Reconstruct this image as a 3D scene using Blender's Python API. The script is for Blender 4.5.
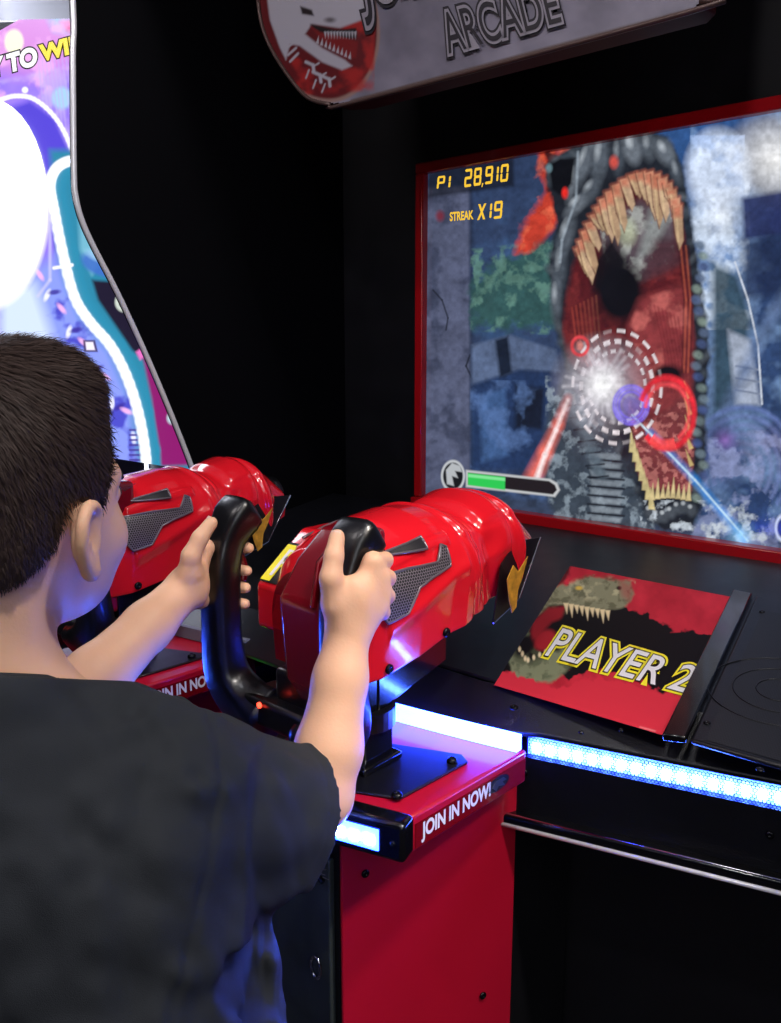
import bpy, bmesh, math, random
import numpy as np
from mathutils import Vector, Matrix
R = math.radians
random.seed(7); rng = np.random.default_rng(7)
scn = bpy.context.scene
col = scn.collection
for o in list(bpy.data.objects): bpy.data.objects.remove(o)

# ------------------------------------------------------------------ camera
FPX = 850.0; CAMH = 1.28; PITCH = math.atan(161 / FPX)
cam = bpy.data.cameras.new('camera'); camo = bpy.data.objects.new('camera', cam); col.objects.link(camo)
camo.location = (0, 0, CAMH); camo.rotation_euler = (math.pi / 2 - PITCH, 0, 0)
cam.sensor_fit = 'VERTICAL'; cam.sensor_height = 36.0; cam.lens = FPX / 1023 * 36.0
cam.clip_start = 0.02; cam.clip_end = 60
scn.camera = camo
scn.view_settings.view_transform = 'Standard'; scn.view_settings.look = 'None'
scn.view_settings.gamma = 1; scn.view_settings.use_curve_mapping = False
scn.view_settings.exposure = 0.0

# ------------------------------------------------------------------ world and lights
world = bpy.data.worlds.new('world'); scn.world = world; world.use_nodes = True
bg = world.node_tree.nodes['Background']; bg.inputs[0].default_value = (.35, .42, .6, 1); bg.inputs[1].default_value = .05

def lamp(name, kind, loc, target, energy, color, size=.3, **kw):
    l = bpy.data.lights.new(name, kind); o = bpy.data.objects.new(name, l); col.objects.link(o)
    o.location = loc; d = Vector(target) - Vector(loc); o.rotation_euler = d.to_track_quat('-Z', 'Y').to_euler()
    l.energy = energy; l.color = color
    if kind == 'AREA': l.size = size
    elif kind == 'SPOT': l.shadow_soft_size = size; l.spot_size = kw.get('cone', R(40)); l.spot_blend = kw.get('blend', .6)
    elif kind == 'POINT': l.shadow_soft_size = size
    return o
lamp('ceiling_spot_warm', 'SPOT', (1.25, .05, 2.5), (.26, .93, .90), 185, (1, .88, .78), .10, cone=R(27), blend=.85)
lamp('ceiling_area_back', 'AREA', (.9, -1.6, 2.75), (-.1, .8, .9), 8, (.92, .95, 1), .9)
lamp('ceiling_area_left', 'AREA', (-1.5, .3, 2.75), (-.4, 1.7, 1.3), 10, (1, .93, .93), .6)
lamp('fill_behind', 'AREA', (.6, -2.9, 2.2), (.1, 1, .8), 20, (.95, .95, 1), 1.8)  # added fill behind the camera, gives the chrome something to reflect
lamp('highlight_fill', 'AREA', (.75, .15, 2.9), (.15, 1.15, .9), 22, (1, .95, .9), .14)  # small lamp added for crisp highlights on the red gloss
lamp('highlight_fill', 'AREA', (-.5, -.4, 2.95), (.0, 1.2, .9), 10, (1, .95, .95), .14)  # second added highlight lamp, stands for no known fixture
lamp('header_fill', 'AREA', (.2, .75, 2.8), (.4, 1.9, 1.9), 3, (.9, .9, 1), .35)  # weak lamp added to lift the header sign, source unknown

# ------------------------------------------------------------------ frames and reference rays
cpit, spit = math.cos(PITCH), math.sin(PITCH)
CAM = np.array([0, 0, CAMH])
SV = np.array([math.cos(R(-42)), math.sin(R(-42)), 0]); NV = np.array([-math.sin(R(-42)), math.cos(R(-42)), 0])
ORG = np.array([.08538426, 1.97, 0])          # foot of the screen's left end; cabinet frame: u along the screen, v into it
def ray(x, y):
    b = -(y - 511.5) / FPX
    return np.array([(x - 390.5) / FPX, cpit + b * spit, -spit + b * cpit])
def W(x, y, Y):  r = ray(x, y); return CAM + r * (Y / r[1])
def toL(p): d = np.asarray(p) - ORG; return np.array([d @ SV, d @ NV, p[2]])
def toW(p): p = np.asarray(p, float); return ORG + SV * p[..., 0:1] + NV * p[..., 1:2] + np.array([0, 0, 1.0]) * p[..., 2:3]
def on_plane(x, y, p0, nrm):                    # ray onto a plane given in the cabinet frame
    c = toL(CAM); r = ray(x, y); rl = np.array([r @ SV, r @ NV, r[2]])
    t = ((np.asarray(p0) - c) @ nrm) / (rl @ nrm); return c + rl * t
def onv(x, y, v): return on_plane(x, y, (0, v, 0), np.array([0, 1.0, 0]))
def onu(x, y, u): return on_plane(x, y, (u, 0, 0), np.array([1.0, 0, 0]))
def onz(x, y, z): return on_plane(x, y, (0, 0, z), np.array([0, 0, 1.0]))
def pix(P):                                     # cabinet frame -> reference coordinates of the artwork
    d = toW(P) - CAM; z = d[..., 1] * cpit - d[..., 2] * spit; u = d[..., 1] * spit + d[..., 2] * cpit
    return 390.5 + FPX * d[..., 0] / z, 511.5 - FPX * u / z

# ------------------------------------------------------------------ materials
def lin(c): c = np.asarray(c, float) / 255; return np.where(c <= .04045, c / 12.92, ((c + .055) / 1.055) ** 2.4)
MATS = {}
def mat(name, rgb, rough=.5, metal=0, coat=0, spec=.5, noise=0, nscale=30, bump=0, bscale=200, emit=None, estr=0, sss=0, alpha=None, rvar=0):
    if name in MATS: return MATS[name]
    m = bpy.data.materials.new(name); m.use_nodes = True; nt = m.node_tree; b = nt.nodes['Principled BSDF']
    c = (*lin(rgb), 1)
    b.inputs['Base Color'].default_value = c; b.inputs['Roughness'].default_value = rough; b.inputs['Metallic'].default_value = metal
    b.inputs['Coat Weight'].default_value = coat; b.inputs['Coat Roughness'].default_value = .06; b.inputs['Specular IOR Level'].default_value = spec
    tc = nt.nodes.new('ShaderNodeTexCoord')
    if noise or rvar:
        n = nt.nodes.new('ShaderNodeTexNoise'); n.inputs['Scale'].default_value = nscale; n.inputs['Detail'].default_value = 5
        nt.links.new(tc.outputs['Object'], n.inputs['Vector'])
        if noise:
            mx = nt.nodes.new('ShaderNodeMix'); mx.data_type = 'RGBA'
            mx.inputs['A'].default_value = tuple(v * (1 - noise) for v in c[:3]) + (1,); mx.inputs['B'].default_value = tuple(min(1, v * (1 + noise)) for v in c[:3]) + (1,)
            nt.links.new(n.outputs['Fac'], mx.inputs['Factor']); nt.links.new(mx.outputs['Result'], b.inputs['Base Color'])
        if rvar:
            mr = nt.nodes.new('ShaderNodeMapRange'); mr.inputs['To Min'].default_value = max(.02, rough - rvar); mr.inputs['To Max'].default_value = rough + rvar
            nt.links.new(n.outputs['Fac'], mr.inputs['Value']); nt.links.new(mr.outputs['Result'], b.inputs['Roughness'])
    if bump:
        n2 = nt.nodes.new('ShaderNodeTexNoise'); n2.inputs['Scale'].default_value = bscale; n2.inputs['Detail'].default_value = 3
        nt.links.new(tc.outputs['Object'], n2.inputs['Vector'])
        bp = nt.nodes.new('ShaderNodeBump'); bp.inputs['Strength'].default_value = bump; bp.inputs['Distance'].default_value = .002
        nt.links.new(n2.outputs['Fac'], bp.inputs['Height']); nt.links.new(bp.outputs['Normal'], b.inputs['Normal'])
    if emit is not None:
        b.inputs['Emission Color'].default_value = (*lin(emit), 1); b.inputs['Emission Strength'].default_value = estr
    if sss:
        b.inputs['Subsurface Weight'].default_value = sss; b.inputs['Subsurface Radius'].default_value = (1, .35, .2); b.inputs['Subsurface Scale'].default_value = .006
    MATS[name] = m; return m

def mat_art(name, emission=0.0, rough=.4, coat=0, base=1.0):
    m = bpy.data.materials.new(name); m.use_nodes = True; nt = m.node_tree; b = nt.nodes['Principled BSDF']
    a = nt.nodes.new('ShaderNodeVertexColor'); a.layer_name = 'art'
    if emission:
        b.inputs['Base Color'].default_value = (.01, .01, .012, 1)
        nt.links.new(a.outputs['Color'], b.inputs['Emission Color']); b.inputs['Emission Strength'].default_value = emission
    else: nt.links.new(a.outputs['Color'], b.inputs['Base Color'])
    b.inputs['Roughness'].default_value = rough; b.inputs['Coat Weight'].default_value = coat
    return m

def mat_dots(name, rgb_solid, scale, hole=.32, transparent=True, rough=.5):
    """perforated sheet: hexagonal-ish rows of round holes in UV millimetres"""
    m = bpy.data.materials.new(name); m.use_nodes = True; nt = m.node_tree; b = nt.nodes['Principled BSDF']
    b.inputs['Base Color'].default_value = (*lin(rgb_solid), 1); b.inputs['Roughness'].default_value = rough
    uv = nt.nodes.new('ShaderNodeUVMap'); uv.uv_map = 'UVMap'
    def grid(off):
        mp = nt.nodes.new('ShaderNodeMapping'); mp.inputs['Scale'].default_value = (scale, scale / 1.732, 1); mp.inputs['Location'].default_value = (off, off, 0)
        nt.links.new(uv.outputs[0], mp.inputs['Vector'])
        fr = nt.nodes.new('ShaderNodeVectorMath'); fr.operation = 'FRACTION'; nt.links.new(mp.outputs[0], fr.inputs[0])
        sb = nt.nodes.new('ShaderNodeVectorMath'); sb.operation = 'SUBTRACT'; sb.inputs[1].default_value = (.5, .5, 0); nt.links.new(fr.outputs[0], sb.inputs[0])
        mu = nt.nodes.new('ShaderNodeVectorMath'); mu.operation = 'MULTIPLY'; mu.inputs[1].default_value = (1, 1.732, 0); nt.links.new(sb.outputs[0], mu.inputs[0])
        ln = nt.nodes.new('ShaderNodeVectorMath'); ln.operation = 'LENGTH'; nt.links.new(mu.outputs[0], ln.inputs[0])
        return ln.outputs['Value']
    mn = nt.nodes.new('ShaderNodeMath'); mn.operation = 'MINIMUM'; nt.links.new(grid(0), mn.inputs[0]); nt.links.new(grid(.5), mn.inputs[1])
    gt = nt.nodes.new('ShaderNodeMath'); gt.operation = 'GREATER_THAN'; gt.inputs[1].default_value = hole; nt.links.new(mn.outputs[0], gt.inputs[0])
    if transparent: nt.links.new(gt.outputs[0], b.inputs['Alpha'])
    else:
        mx = nt.nodes.new('ShaderNodeMix'); mx.data_type = 'RGBA'; mx.inputs['A'].default_value = (.001, .001, .001, 1); mx.inputs['B'].default_value = (*lin(rgb_solid), 1)
        nt.links.new(gt.outputs[0], mx.inputs['Factor']); nt.links.new(mx.outputs['Result'], b.inputs['Base Color'])
    return m

M_black = mat('cabinet_black', (16, 16, 20), .42, noise=.2, nscale=12, rvar=.08, bump=.12, bscale=500)
M_blackgloss = mat('black_gloss', (9, 9, 12), .16, coat=.5, rvar=.05)
M_panelblk = mat('console_black', (13, 14, 20), .36, rvar=.07, bump=.15, bscale=700)
M_wing = mat('side_panel_black', (6, 6, 9), .6, spec=.06, rvar=.04)
M_trim = mat('chrome_edge_trim', (238, 238, 244), .22, metal=.25, coat=.8, rvar=.04)
M_rubber = mat('handle_black', (13, 13, 16), .30, bump=.15, bscale=900, coat=.3, rvar=.06)
M_red = mat('red_gloss', (228, 26, 40), .17, coat=.8, noise=.07, nscale=8)
M_redpanel = mat('red_panel', (180, 12, 44), .34, coat=.3, noise=.08, nscale=6, rvar=.08)
M_hdside = mat('header_side_dark', (60, 8, 10), .6, spec=.2, rvar=.05)
M_redframe = mat('red_frame', (178, 10, 22), .3, coat=.3, noise=.05)
M_reddark = mat('dark_red_gloss', (120, 6, 22), .25, coat=.6, noise=.05)
M_chrome = mat('chrome', (200, 200, 208), .12, metal=1, rvar=.05)
M_steel = mat('brushed_steel', (150, 150, 160), .3, metal=1, rvar=.08)
M_screw = mat('black_screw', (20, 20, 24), .25, metal=.6)
M_led = mat('led_emitter', (255, 255, 255), .5, emit=(70, 110, 255), estr=150, rvar=.01)
M_leddiff = mat('led_diffuser', (200, 210, 255), .5, emit=(18, 42, 255), estr=11, rvar=.01)
M_ledwin = mat('led_window', (200, 210, 255), .5, emit=(18, 50, 255), estr=45, rvar=.01)
M_ledbox = mat('led_box_emitter', (255, 255, 255), .5, emit=(60, 100, 255), estr=750, rvar=.01)
M_ledbar = mat('led_bar_bright', (200, 210, 255), .5, emit=(30, 62, 255), estr=62, rvar=.01)
M_white = mat('print_white', (235, 232, 236), .4, rvar=.02)
M_yellow = mat('print_yellow', (250, 235, 40), .4, rvar=.02)
M_printblk = mat('print_black', (8, 6, 8), .4, rvar=.02)
M_frame = mat('vent_rim', (120, 110, 118), .3, metal=.5, rvar=.02)

# ------------------------------------------------------------------ mesh helpers
def mesh_obj(name, verts, faces, m=None, parent=None, smooth=False, autosmooth=None):
    me = bpy.data.meshes.new(name); me.from_pydata([tuple(map(float, v)) for v in verts], [], [tuple(f) for f in faces]); me.validate()
    bm = bmesh.new(); bm.from_mesh(me); bmesh.ops.recalc_face_normals(bm, faces=bm.faces); bm.to_mesh(me); bm.free()
    o = bpy.data.objects.new(name, me); col.objects.link(o)
    if m: me.materials.append(m)
    if parent: o.parent = parent
    if smooth: me.polygons.foreach_set('use_smooth', [True] * len(me.polygons))
    if autosmooth: me.set_sharp_from_angle(angle=autosmooth)
    return o
def np_mesh(name, V, F, m=None, parent=None, smooth=True):
    me = bpy.data.meshes.new(name); me.vertices.add(len(V)); me.vertices.foreach_set('co', np.asarray(V, np.float32).ravel())
    F = np.asarray(F, np.int32); k = F.shape[1]
    me.loops.add(F.size); me.loops.foreach_set('vertex_index', F.ravel()); me.polygons.add(len(F))
    me.polygons.foreach_set('loop_start', np.arange(0, F.size, k, dtype=np.int32))
    me.update(calc_edges=True); me.polygons.foreach_set('use_smooth', np.full(len(F), smooth))
    o = bpy.data.objects.new(name, me); col.objects.link(o)
    if m: me.materials.append(m)
    if parent: o.parent = parent
    return o
def bevel(o, w=.003, seg=2, ang=R(35)):
    b = o.modifiers.new('bevel', 'BEVEL'); b.width = w; b.segments = seg; b.limit_method = 'ANGLE'; b.angle_limit = ang; b.harden_normals = False
    o.data.polygons.foreach_set('use_smooth', [True] * len(o.data.polygons)); o.data.set_sharp_from_angle(angle=R(40)) ; return o
def box(lo, hi):
    x0, y0, z0 = lo; x1, y1, z1 = hi
    v = [(x, y, z) for x in (x0, x1) for y in (y0, y1) for z in (z0, z1)]
    return v, [(0, 1, 3, 2), (4, 6, 7, 5), (0, 4, 5, 1), (2, 3, 7, 6), (0, 2, 6, 4), (1, 5, 7, 3)]
def joinm(*ms):
    V, F = [], []
    for v, f in ms: k = len(V); V += list(v); F += [tuple(i + k for i in q) for q in f]
    return V, F
def prism(poly, off):                        # polygon of 3D points extruded by vector off
    n = len(poly); off = np.asarray(off, float)
    V = [np.asarray(p, float) for p in poly] + [np.asarray(p, float) + off for p in poly]
    return V, [tuple(range(n)), tuple(range(2 * n - 1, n - 1, -1))] + [(i, (i + 1) % n, n + (i + 1) % n, n + i) for i in range(n)]
def tube(pts, r, seg=10, closed=False):
    P = [np.asarray(p, float) for p in pts]; n = len(P); V, F = [], []
    up = np.array([.123, .3, .94]); rr = r if hasattr(r, '__len__') else [r] * n
    for i, p in enumerate(P):
        t = (P[(i + 1) % n] - P[i - 1]) if closed else (P[min(i + 1, n - 1)] - P[max(i - 1, 0)])
        t = t / np.linalg.norm(t); a = np.cross(t, up); a /= np.linalg.norm(a); b = np.cross(t, a)
        for k in range(seg): th = 2 * math.pi * k / seg; V.append(p + rr[i] * (a * math.cos(th) + b * math.sin(th)))
    for i in range(n if closed else n - 1):
        for k in range(seg): F.append((i * seg + k, i * seg + (k + 1) % seg, ((i + 1) % n) * seg + (k + 1) % seg, ((i + 1) % n) * seg + k))
    if not closed: F += [tuple(range(seg))[::-1], tuple(range((n - 1) * seg, n * seg))]
    return V, F
def disc(c, nrm, r, h, seg=20, dome=.4):     # low cylinder with a domed top: a screw head
    c = np.asarray(c, float); nrm = np.asarray(nrm, float); nrm = nrm / np.linalg.norm(nrm)
    a = np.cross(nrm, (.2, .1, .97) if abs(nrm[2]) < .9 else (1, 0, 0)); a /= np.linalg.norm(a); b = np.cross(nrm, a)
    V, F = [], []; prof = [(r, 0), (r, h * .5), (r * .75, h * .85), (r * .35, h), (r * .3, h * .55)]
    for rr, hh in prof:
        for k in range(seg): th = 2 * math.pi * k / seg; V.append(c + nrm * hh + rr * (a * math.cos(th) + b * math.sin(th)))
    for i in range(len(prof) - 1):
        for k in range(seg): F.append((i * seg + k, i * seg + (k + 1) % seg, (i + 1) * seg + (k + 1) % seg, (i + 1) * seg + k))
    F.append(tuple(range((len(prof) - 1) * seg, len(prof) * seg)))
    return V, F
def smooth_path(pts, n=8):                   # Catmull-Rom
    P = [np.asarray(p, float) for p in pts]; out = []
    for i in range(len(P) - 1):
        p0, p1, p2, p3 = P[max(i - 1, 0)], P[i], P[i + 1], P[min(i + 2, len(P) - 1)]
        for k in range(n):
            t = k / n; out.append(.5 * ((2 * p1) + (-p0 + p2) * t + (2 * p0 - 5 * p1 + 4 * p2 - p3) * t * t + (-p0 + 3 * p1 - 3 * p2 + p3) * t ** 3))
    out.append(P[-1]); return out
def empty(name, loc, rz=0, label=None, cat=None, group=None):
    o = bpy.data.objects.new(name, None); col.objects.link(o); o.location = loc; o.rotation_euler = (0, 0, rz); o.empty_display_size = .1
    if label: o['label'] = label
    if cat: o['category'] = cat
    if group: o['group'] = group
    return o
def plabel(o, s): o['label'] = s; return o
def text_mesh(name, s, corners, m, parent, offset=0.0, extrude=0.0, lift=0.0, nrm=None, shear=0, spacing=1.0, pad=0.0):
    """lettering laid into the quadrilateral BL, BR, TR, TL (capital height spans it)"""
    cu = bpy.data.curves.new(name, 'FONT'); cu.body = s; cu.size = 1; cu.shear = shear; cu.space_character = spacing; cu.offset = 0
    t = bpy.data.objects.new('tmp', cu); col.objects.link(t); dg = bpy.context.evaluated_depsgraph_get(); dg.update()
    me0 = bpy.data.meshes.new_from_object(t.evaluated_get(dg)); co = np.array([v.co[:] for v in me0.vertices])
    x0, x1 = co[:, 0].min(), co[:, 0].max(); y0, y1 = co[:, 1].min(), co[:, 1].max(); bpy.data.meshes.remove(me0)
    cu.offset = offset; dg.update()
    me = bpy.data.meshes.new_from_object(t.evaluated_get(dg)); bpy.data.objects.remove(t)
    co = np.array([v.co[:] for v in me.vertices])
    a = (co[:, 0] - x0) / (x1 - x0); b = (co[:, 1] - y0) / (y1 - y0)
    BL, BR, TR, TL = [np.asarray(c, float) for c in corners]
    P = BL * ((1 - a) * (1 - b))[:, None] + BR * (a * (1 - b))[:, None] + TR * (a * b)[:, None] + TL * ((1 - a) * b)[:, None]
    if nrm is not None: P = P + np.asarray(nrm, float) * lift
    me.vertices.foreach_set('co', P.astype(np.float32).ravel()); me.name = name; me.materials.clear(); me.materials.append(m); me.update()
    o = bpy.data.objects.new(name, me); col.objects.link(o); o.parent = parent; return o

# ------------------------------------------------------------------ noise and painting
def _hash(ix, iy, iz=0):
    h = (ix.astype(np.int64) * 374761393 + iy.astype(np.int64) * 668265263 + np.asarray(iz, np.int64) * 2147483647 % 982451653) & 0x7fffffff
    h = ((h ^ (h >> 13)) * 1274126177) & 0x7fffffff; return ((h ^ (h >> 16)) & 0xffff) / 65535.0
def vnoise(x, y, z=None):
    if z is None: z = np.zeros_like(x)
    ix, iy, iz = np.floor(x), np.floor(y), np.floor(z); fx, fy, fz = x - ix, y - iy, z - iz
    fx, fy, fz = [f * f * (3 - 2 * f) for f in (fx, fy, fz)]; r = 0
    for a in (0, 1):
        for b in (0, 1):
            for c in (0, 1):
                r = r + _hash(ix + a, iy + b, iz + c) * (fx if a else 1 - fx) * (fy if b else 1 - fy) * (fz if c else 1 - fz)
    return r
def fbm(x, y, o=4):
    r = 0; a = .5
    for i in range(o): r = r + a * vnoise(x + 17 * i, y - 9 * i); x, y, a = x * 2.03, y * 2.03, a * .5
    return r / (1 - .5 ** o)
class Art:
    def __init__(s, X, Y, bgc): s.X, s.Y = X.astype(np.float64), Y.astype(np.float64); s.C = np.zeros(X.shape + (3,)); s.C[:] = lin(bgc)
    def _blend(s, sl, m, c):
        c = lin(c) if not callable(c) else c(s.X[sl], s.Y[sl]); s.C[sl] = s.C[sl] * (1 - m[..., None]) + c * m[..., None]
    def _box(s, x0, y0, x1, y1):
        return np.nonzero((s.X >= x0) & (s.X <= x1) & (s.Y >= y0) & (s.Y <= y1))
    def _polyd(s, X, Y, P):
        d = np.full(X.shape, 1e9); ins = np.zeros(X.shape, bool); n = len(P)
        for i in range(n):
            ax, ay = P[i]; bx, by = P[(i + 1) % n]; ex, ey = bx - ax, by - ay; L = ex * ex + ey * ey + 1e-9
            t = np.clip(((X - ax) * ex + (Y - ay) * ey) / L, 0, 1); d = np.minimum(d, (X - ax - t * ex) ** 2 + (Y - ay - t * ey) ** 2)
            c = ((ay > Y) != (by > Y)); xi = ax + (Y - ay) * ex / (ey if abs(ey) > 1e-9 else 1e-9); ins ^= c & (X < xi)
        d = np.sqrt(d); return np.where(ins, -d, d)
    def poly(s, P, c, soft=1.0, a=1.0, jag=0, js=.15):
        xs = [p[0] for p in P]; ys = [p[1] for p in P]; q = soft * 2 + jag + 1
        sl = s._box(min(xs) - q, min(ys) - q, max(xs) + q, max(ys) + q); X, Y = s.X[sl], s.Y[sl]
        if len(X) == 0: return
        d = s._polyd(X, Y, P)
        if jag: d = d + jag * (2 * fbm(X * js, Y * js, 3) - 1)
        s._blend(sl, np.clip(.5 - d / (2 * soft), 0, 1) * a, c)
    def ell(s, cx, cy, rx, ry, c, soft=1.0, a=1.0, rot=0, ring=0, a0=None, a1=None):
        q = max(rx, ry) + soft * 2 + ring + 1; sl = s._box(cx - q, cy - q, cx + q, cy + q); X, Y = s.X[sl] - cx, s.Y[sl] - cy
        if len(X) == 0: return
        cr, sr = math.cos(rot), math.sin(rot); x = X * cr + Y * sr; y = -X * sr + Y * cr
        d = (np.sqrt((x / rx) ** 2 + (y / ry) ** 2) - 1) * min(rx, ry)
        if ring: d = np.abs(d) - ring
        m = np.clip(.5 - d / (2 * soft), 0, 1) * a
        if a0 is not None:
            th = np.degrees(np.arctan2(y / ry, x / rx)) % 360; m = m * (((th - a0) % 360) < ((a1 - a0) % 360))
        s._blend(sl, m, c)
    def glow(s, cx, cy, r, c, a=1.0, p=2):
        sl = s._box(cx - r, cy - r, cx + r, cy + r); d = np.hypot(s.X[sl] - cx, s.Y[sl] - cy) / r; s._blend(sl, np.clip(1 - d, 0, 1) ** p * a, c)
    def line(s, P, w, c, soft=.8, a=1.0, w1=None):
        for i in range(len(P) - 1):
            (ax, ay), (bx, by) = P[i], P[i + 1]; n = len(P) - 1; wa = w if w1 is None else w + (w1 - w) * i / n; wb = w if w1 is None else w + (w1 - w) * (i + 1) / n
            q = max(wa, wb) + soft * 2 + 1; sl = s._box(min(ax, bx) - q, min(ay, by) - q, max(ax, bx) + q, max(ay, by) + q); X, Y = s.X[sl], s.Y[sl]
            if len(X) == 0: continue
            ex, ey = bx - ax, by - ay; L = ex * ex + ey * ey + 1e-9; t = np.clip(((X - ax) * ex + (Y - ay) * ey) / L, 0, 1)
            d = np.hypot(X - ax - t * ex, Y - ay - t * ey) - (wa + (wb - wa) * t) / 2
            s._blend(sl, np.clip(.5 - d / (2 * soft), 0, 1) * a, c)
    def mottle(s, P, c1, sc, amt=.5, soft=2, thr=.5):
        xs = [p[0] for p in P]; ys = [p[1] for p in P]; sl = s._box(min(xs), min(ys), max(xs), max(ys)); X, Y = s.X[sl], s.Y[sl]
        if len(X) == 0: return
        d = s._polyd(X, Y, P); m = np.clip(.5 - d / (2 * soft), 0, 1) * np.clip((fbm(X * sc, Y * sc, 4) - thr) * 6, 0, 1) * amt; s._blend(sl, m, c1)
def art_grid(name, origin, eu, ew, nu, nv, paint, m, parent, keep=None, bgc=(0, 0, 0)):
    """flat printed / lit face: dense grid whose vertices carry the picture"""
    origin, eu, ew = map(lambda a: np.asarray(a, float), (origin, eu, ew))
    A, B = np.meshgrid(np.linspace(0, 1, nu), np.linspace(0, 1, nv)); P = origin + A[..., None] * eu + B[..., None] * ew
    X, Y = pix(P); art = Art(X, Y, bgc); paint(art)
    idx = np.arange(nu * nv).reshape(nv, nu); F = np.stack([idx[:-1, :-1], idx[:-1, 1:], idx[1:, 1:], idx[1:, :-1]], -1).reshape(-1, 4)
    if keep is not None:
        k = keep(X, Y) ; k = k[:-1, :-1].ravel(); F = F[k]
    V = P.reshape(-1, 3); C = art.C.reshape(-1, 3)
    if keep is not None:
        used = np.unique(F); mp = np.zeros(len(V), int); mp[used] = np.arange(len(used)); V, C, F = V[used], C[used], mp[F]
    o = np_mesh(name, V, F, m, parent, smooth=False)
    ca = o.data.color_attributes.new('art', 'FLOAT_COLOR', 'POINT')
    ca.data.foreach_set('color', np.concatenate([C, np.ones((len(C), 1))], 1).astype(np.float32).ravel())
    return o

# ================================================================== SETTING
def struct(o): o['kind'] = 'structure'; return o
M_floor = mat('carpet_dark', (30, 26, 34), .95, noise=.6, nscale=60, bump=.5, bscale=300)
M_wall = mat('wall_paint_dark', (52, 52, 60), .8, noise=.1, nscale=4)
M_ceil = mat('ceiling_paint', (190, 190, 198), .8, noise=.06, nscale=5)
struct(mesh_obj('floor', *box((-4.5, -3.5, -.1), (4.5, 5.5, 0)), M_floor))
struct(mesh_obj('ceiling', *box((-4.5, -3.5, 3.1), (4.5, 5.5, 3.2)), M_ceil))
struct(mesh_obj('wall_back', *box((-4.5, 5.5, 0), (4.5, 5.6, 3.1)), M_wall))
struct(mesh_obj('wall_left', *box((-4.6, -3.5, 0), (-4.5, 5.5, 3.1)), M_wall))
struct(mesh_obj('wall_right', *box((4.5, -3.5, 0), (4.6, 5.5, 3.1)), M_wall))
struct(mesh_obj('wall_front', *box((-4.5, -3.6, 0), (4.5, -3.5, 3.1)), M_wall))
# pale duct and lit panel under the ceiling, seen above the neighbouring machine
M_duct = mat('painted_metal_pale', (175, 176, 186), .5, noise=.05)
M_lightpanel = mat('ceiling_light_diffuser', (240, 240, 245), .5, emit=(235, 240, 255), estr=12, rvar=.01)
t = empty('ceiling_light', (-2.25, 3.6, 3.1), R(20), 'square white lit ceiling light above the purple neighbouring machine', 'ceiling light')
V, F = joinm(box((-.6, -.4, -.07), (.6, -.36, 0)), box((-.6, .36, -.07), (.6, .4, 0)), box((-.6, -.36, -.07), (-.56, .36, 0)), box((.56, -.36, -.07), (.6, .36, 0)))
bevel(mesh_obj('frame', V, F, M_duct, t), .004)
mesh_obj('diffuser', *box((-.56, -.36, -.055), (.56, .36, -.03)), M_lightpanel, t)
t = empty('air_duct', (-1.6, 4.4, 2.55), 0, 'pale rectangular air duct running below the ceiling', 'duct')
bevel(mesh_obj('duct_body', *box((-1.6, -.2, 0), (1.6, .25, .35)), M_duct, t), .01)
for x in (-1.0, -.2, .6, 1.3): bevel(mesh_obj('flange', *box((x - .02, -.22, -.02), (x + .02, .27, .37)), M_duct, t), .003)
for x in (-.9, .9): mesh_obj('hanger', *tube([(x, 0, .35), (x, 0, .55)], .008), M_steel, t)

exec_after = []
# ================================================================== ARCADE CABINET
CAB = empty('arcade_cabinet', ORG, R(-42), 'large black two-player arcade cabinet with red-framed screen, gun ledges and header', 'arcade cabinet')
FU = np.array([.96, .279]) / math.hypot(.96, .279)        # direction of the console's slanting front
F0 = np.array([.672, -.681])
def fl(t, d=0): return F0 + FU * t + np.array([-FU[1], FU[0]]) * d     # point on the front line, d = set back
# --- left wing side panel with its curved front edge
UW = -.28
edge_px = [(76, 0), (76, 60), (77, 170), (79, 197), (85, 220), (97, 247), (124, 300), (160, 380), (195, 468), (203, 500)]
edge = [onu(x, y, UW) for x, y in edge_px]
e2 = [np.array([UW, edge[0][1], 2.25])] + edge + [np.array([UW, -.47, .80]), np.array([UW, -.47, 0])]
sp = smooth_path([e2[0]] + edge[:], 5) + [e2[-2], e2[-1]]
poly = [np.array([UW, .25, 0]), np.array([UW, .25, 2.25])] + sp
mesh_obj('side_panel', *prism(poly, (-.025, 0, 0)), M_wing, CAB)
mesh_obj('chrome_trim', *tube([p + np.array([-.004, -.004, 0]) for p in sp], .0055, 10), M_trim, CAB, smooth=True)
mesh_obj('side_panel', *prism([p * np.array([0, 1, 1]) + np.array([1.78, 0, 0]) for p in poly], (.025, 0, 0)), M_blackgloss, CAB)
mesh_obj('chrome_trim', *tube([p * np.array([0, 1, 1]) + np.array([1.79, -.004, 0]) for p in sp], .007, 10), M_trim, CAB, smooth=True)
# --- back, roof
SU0, SU1, SZ0, SZ1 = -.004, 1.34, .943, 1.661
bt = .022
V, F = joinm(box((UW, .012, .0), (1.78, .04, .905)), box((UW, .012, SZ1 + bt), (1.78, .04, 2.25)), box((UW, .012, .905), (SU0 - bt, .04, SZ1 + bt)), box((SU1 + bt, .012, .905), (1.78, .04, SZ1 + bt)))
mesh_obj('back_panel', V, F, M_black, CAB)
mesh_obj('roof_panel', *box((UW, -.62, 2.2), (1.78, .04, 2.25)), M_black, CAB)
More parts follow.
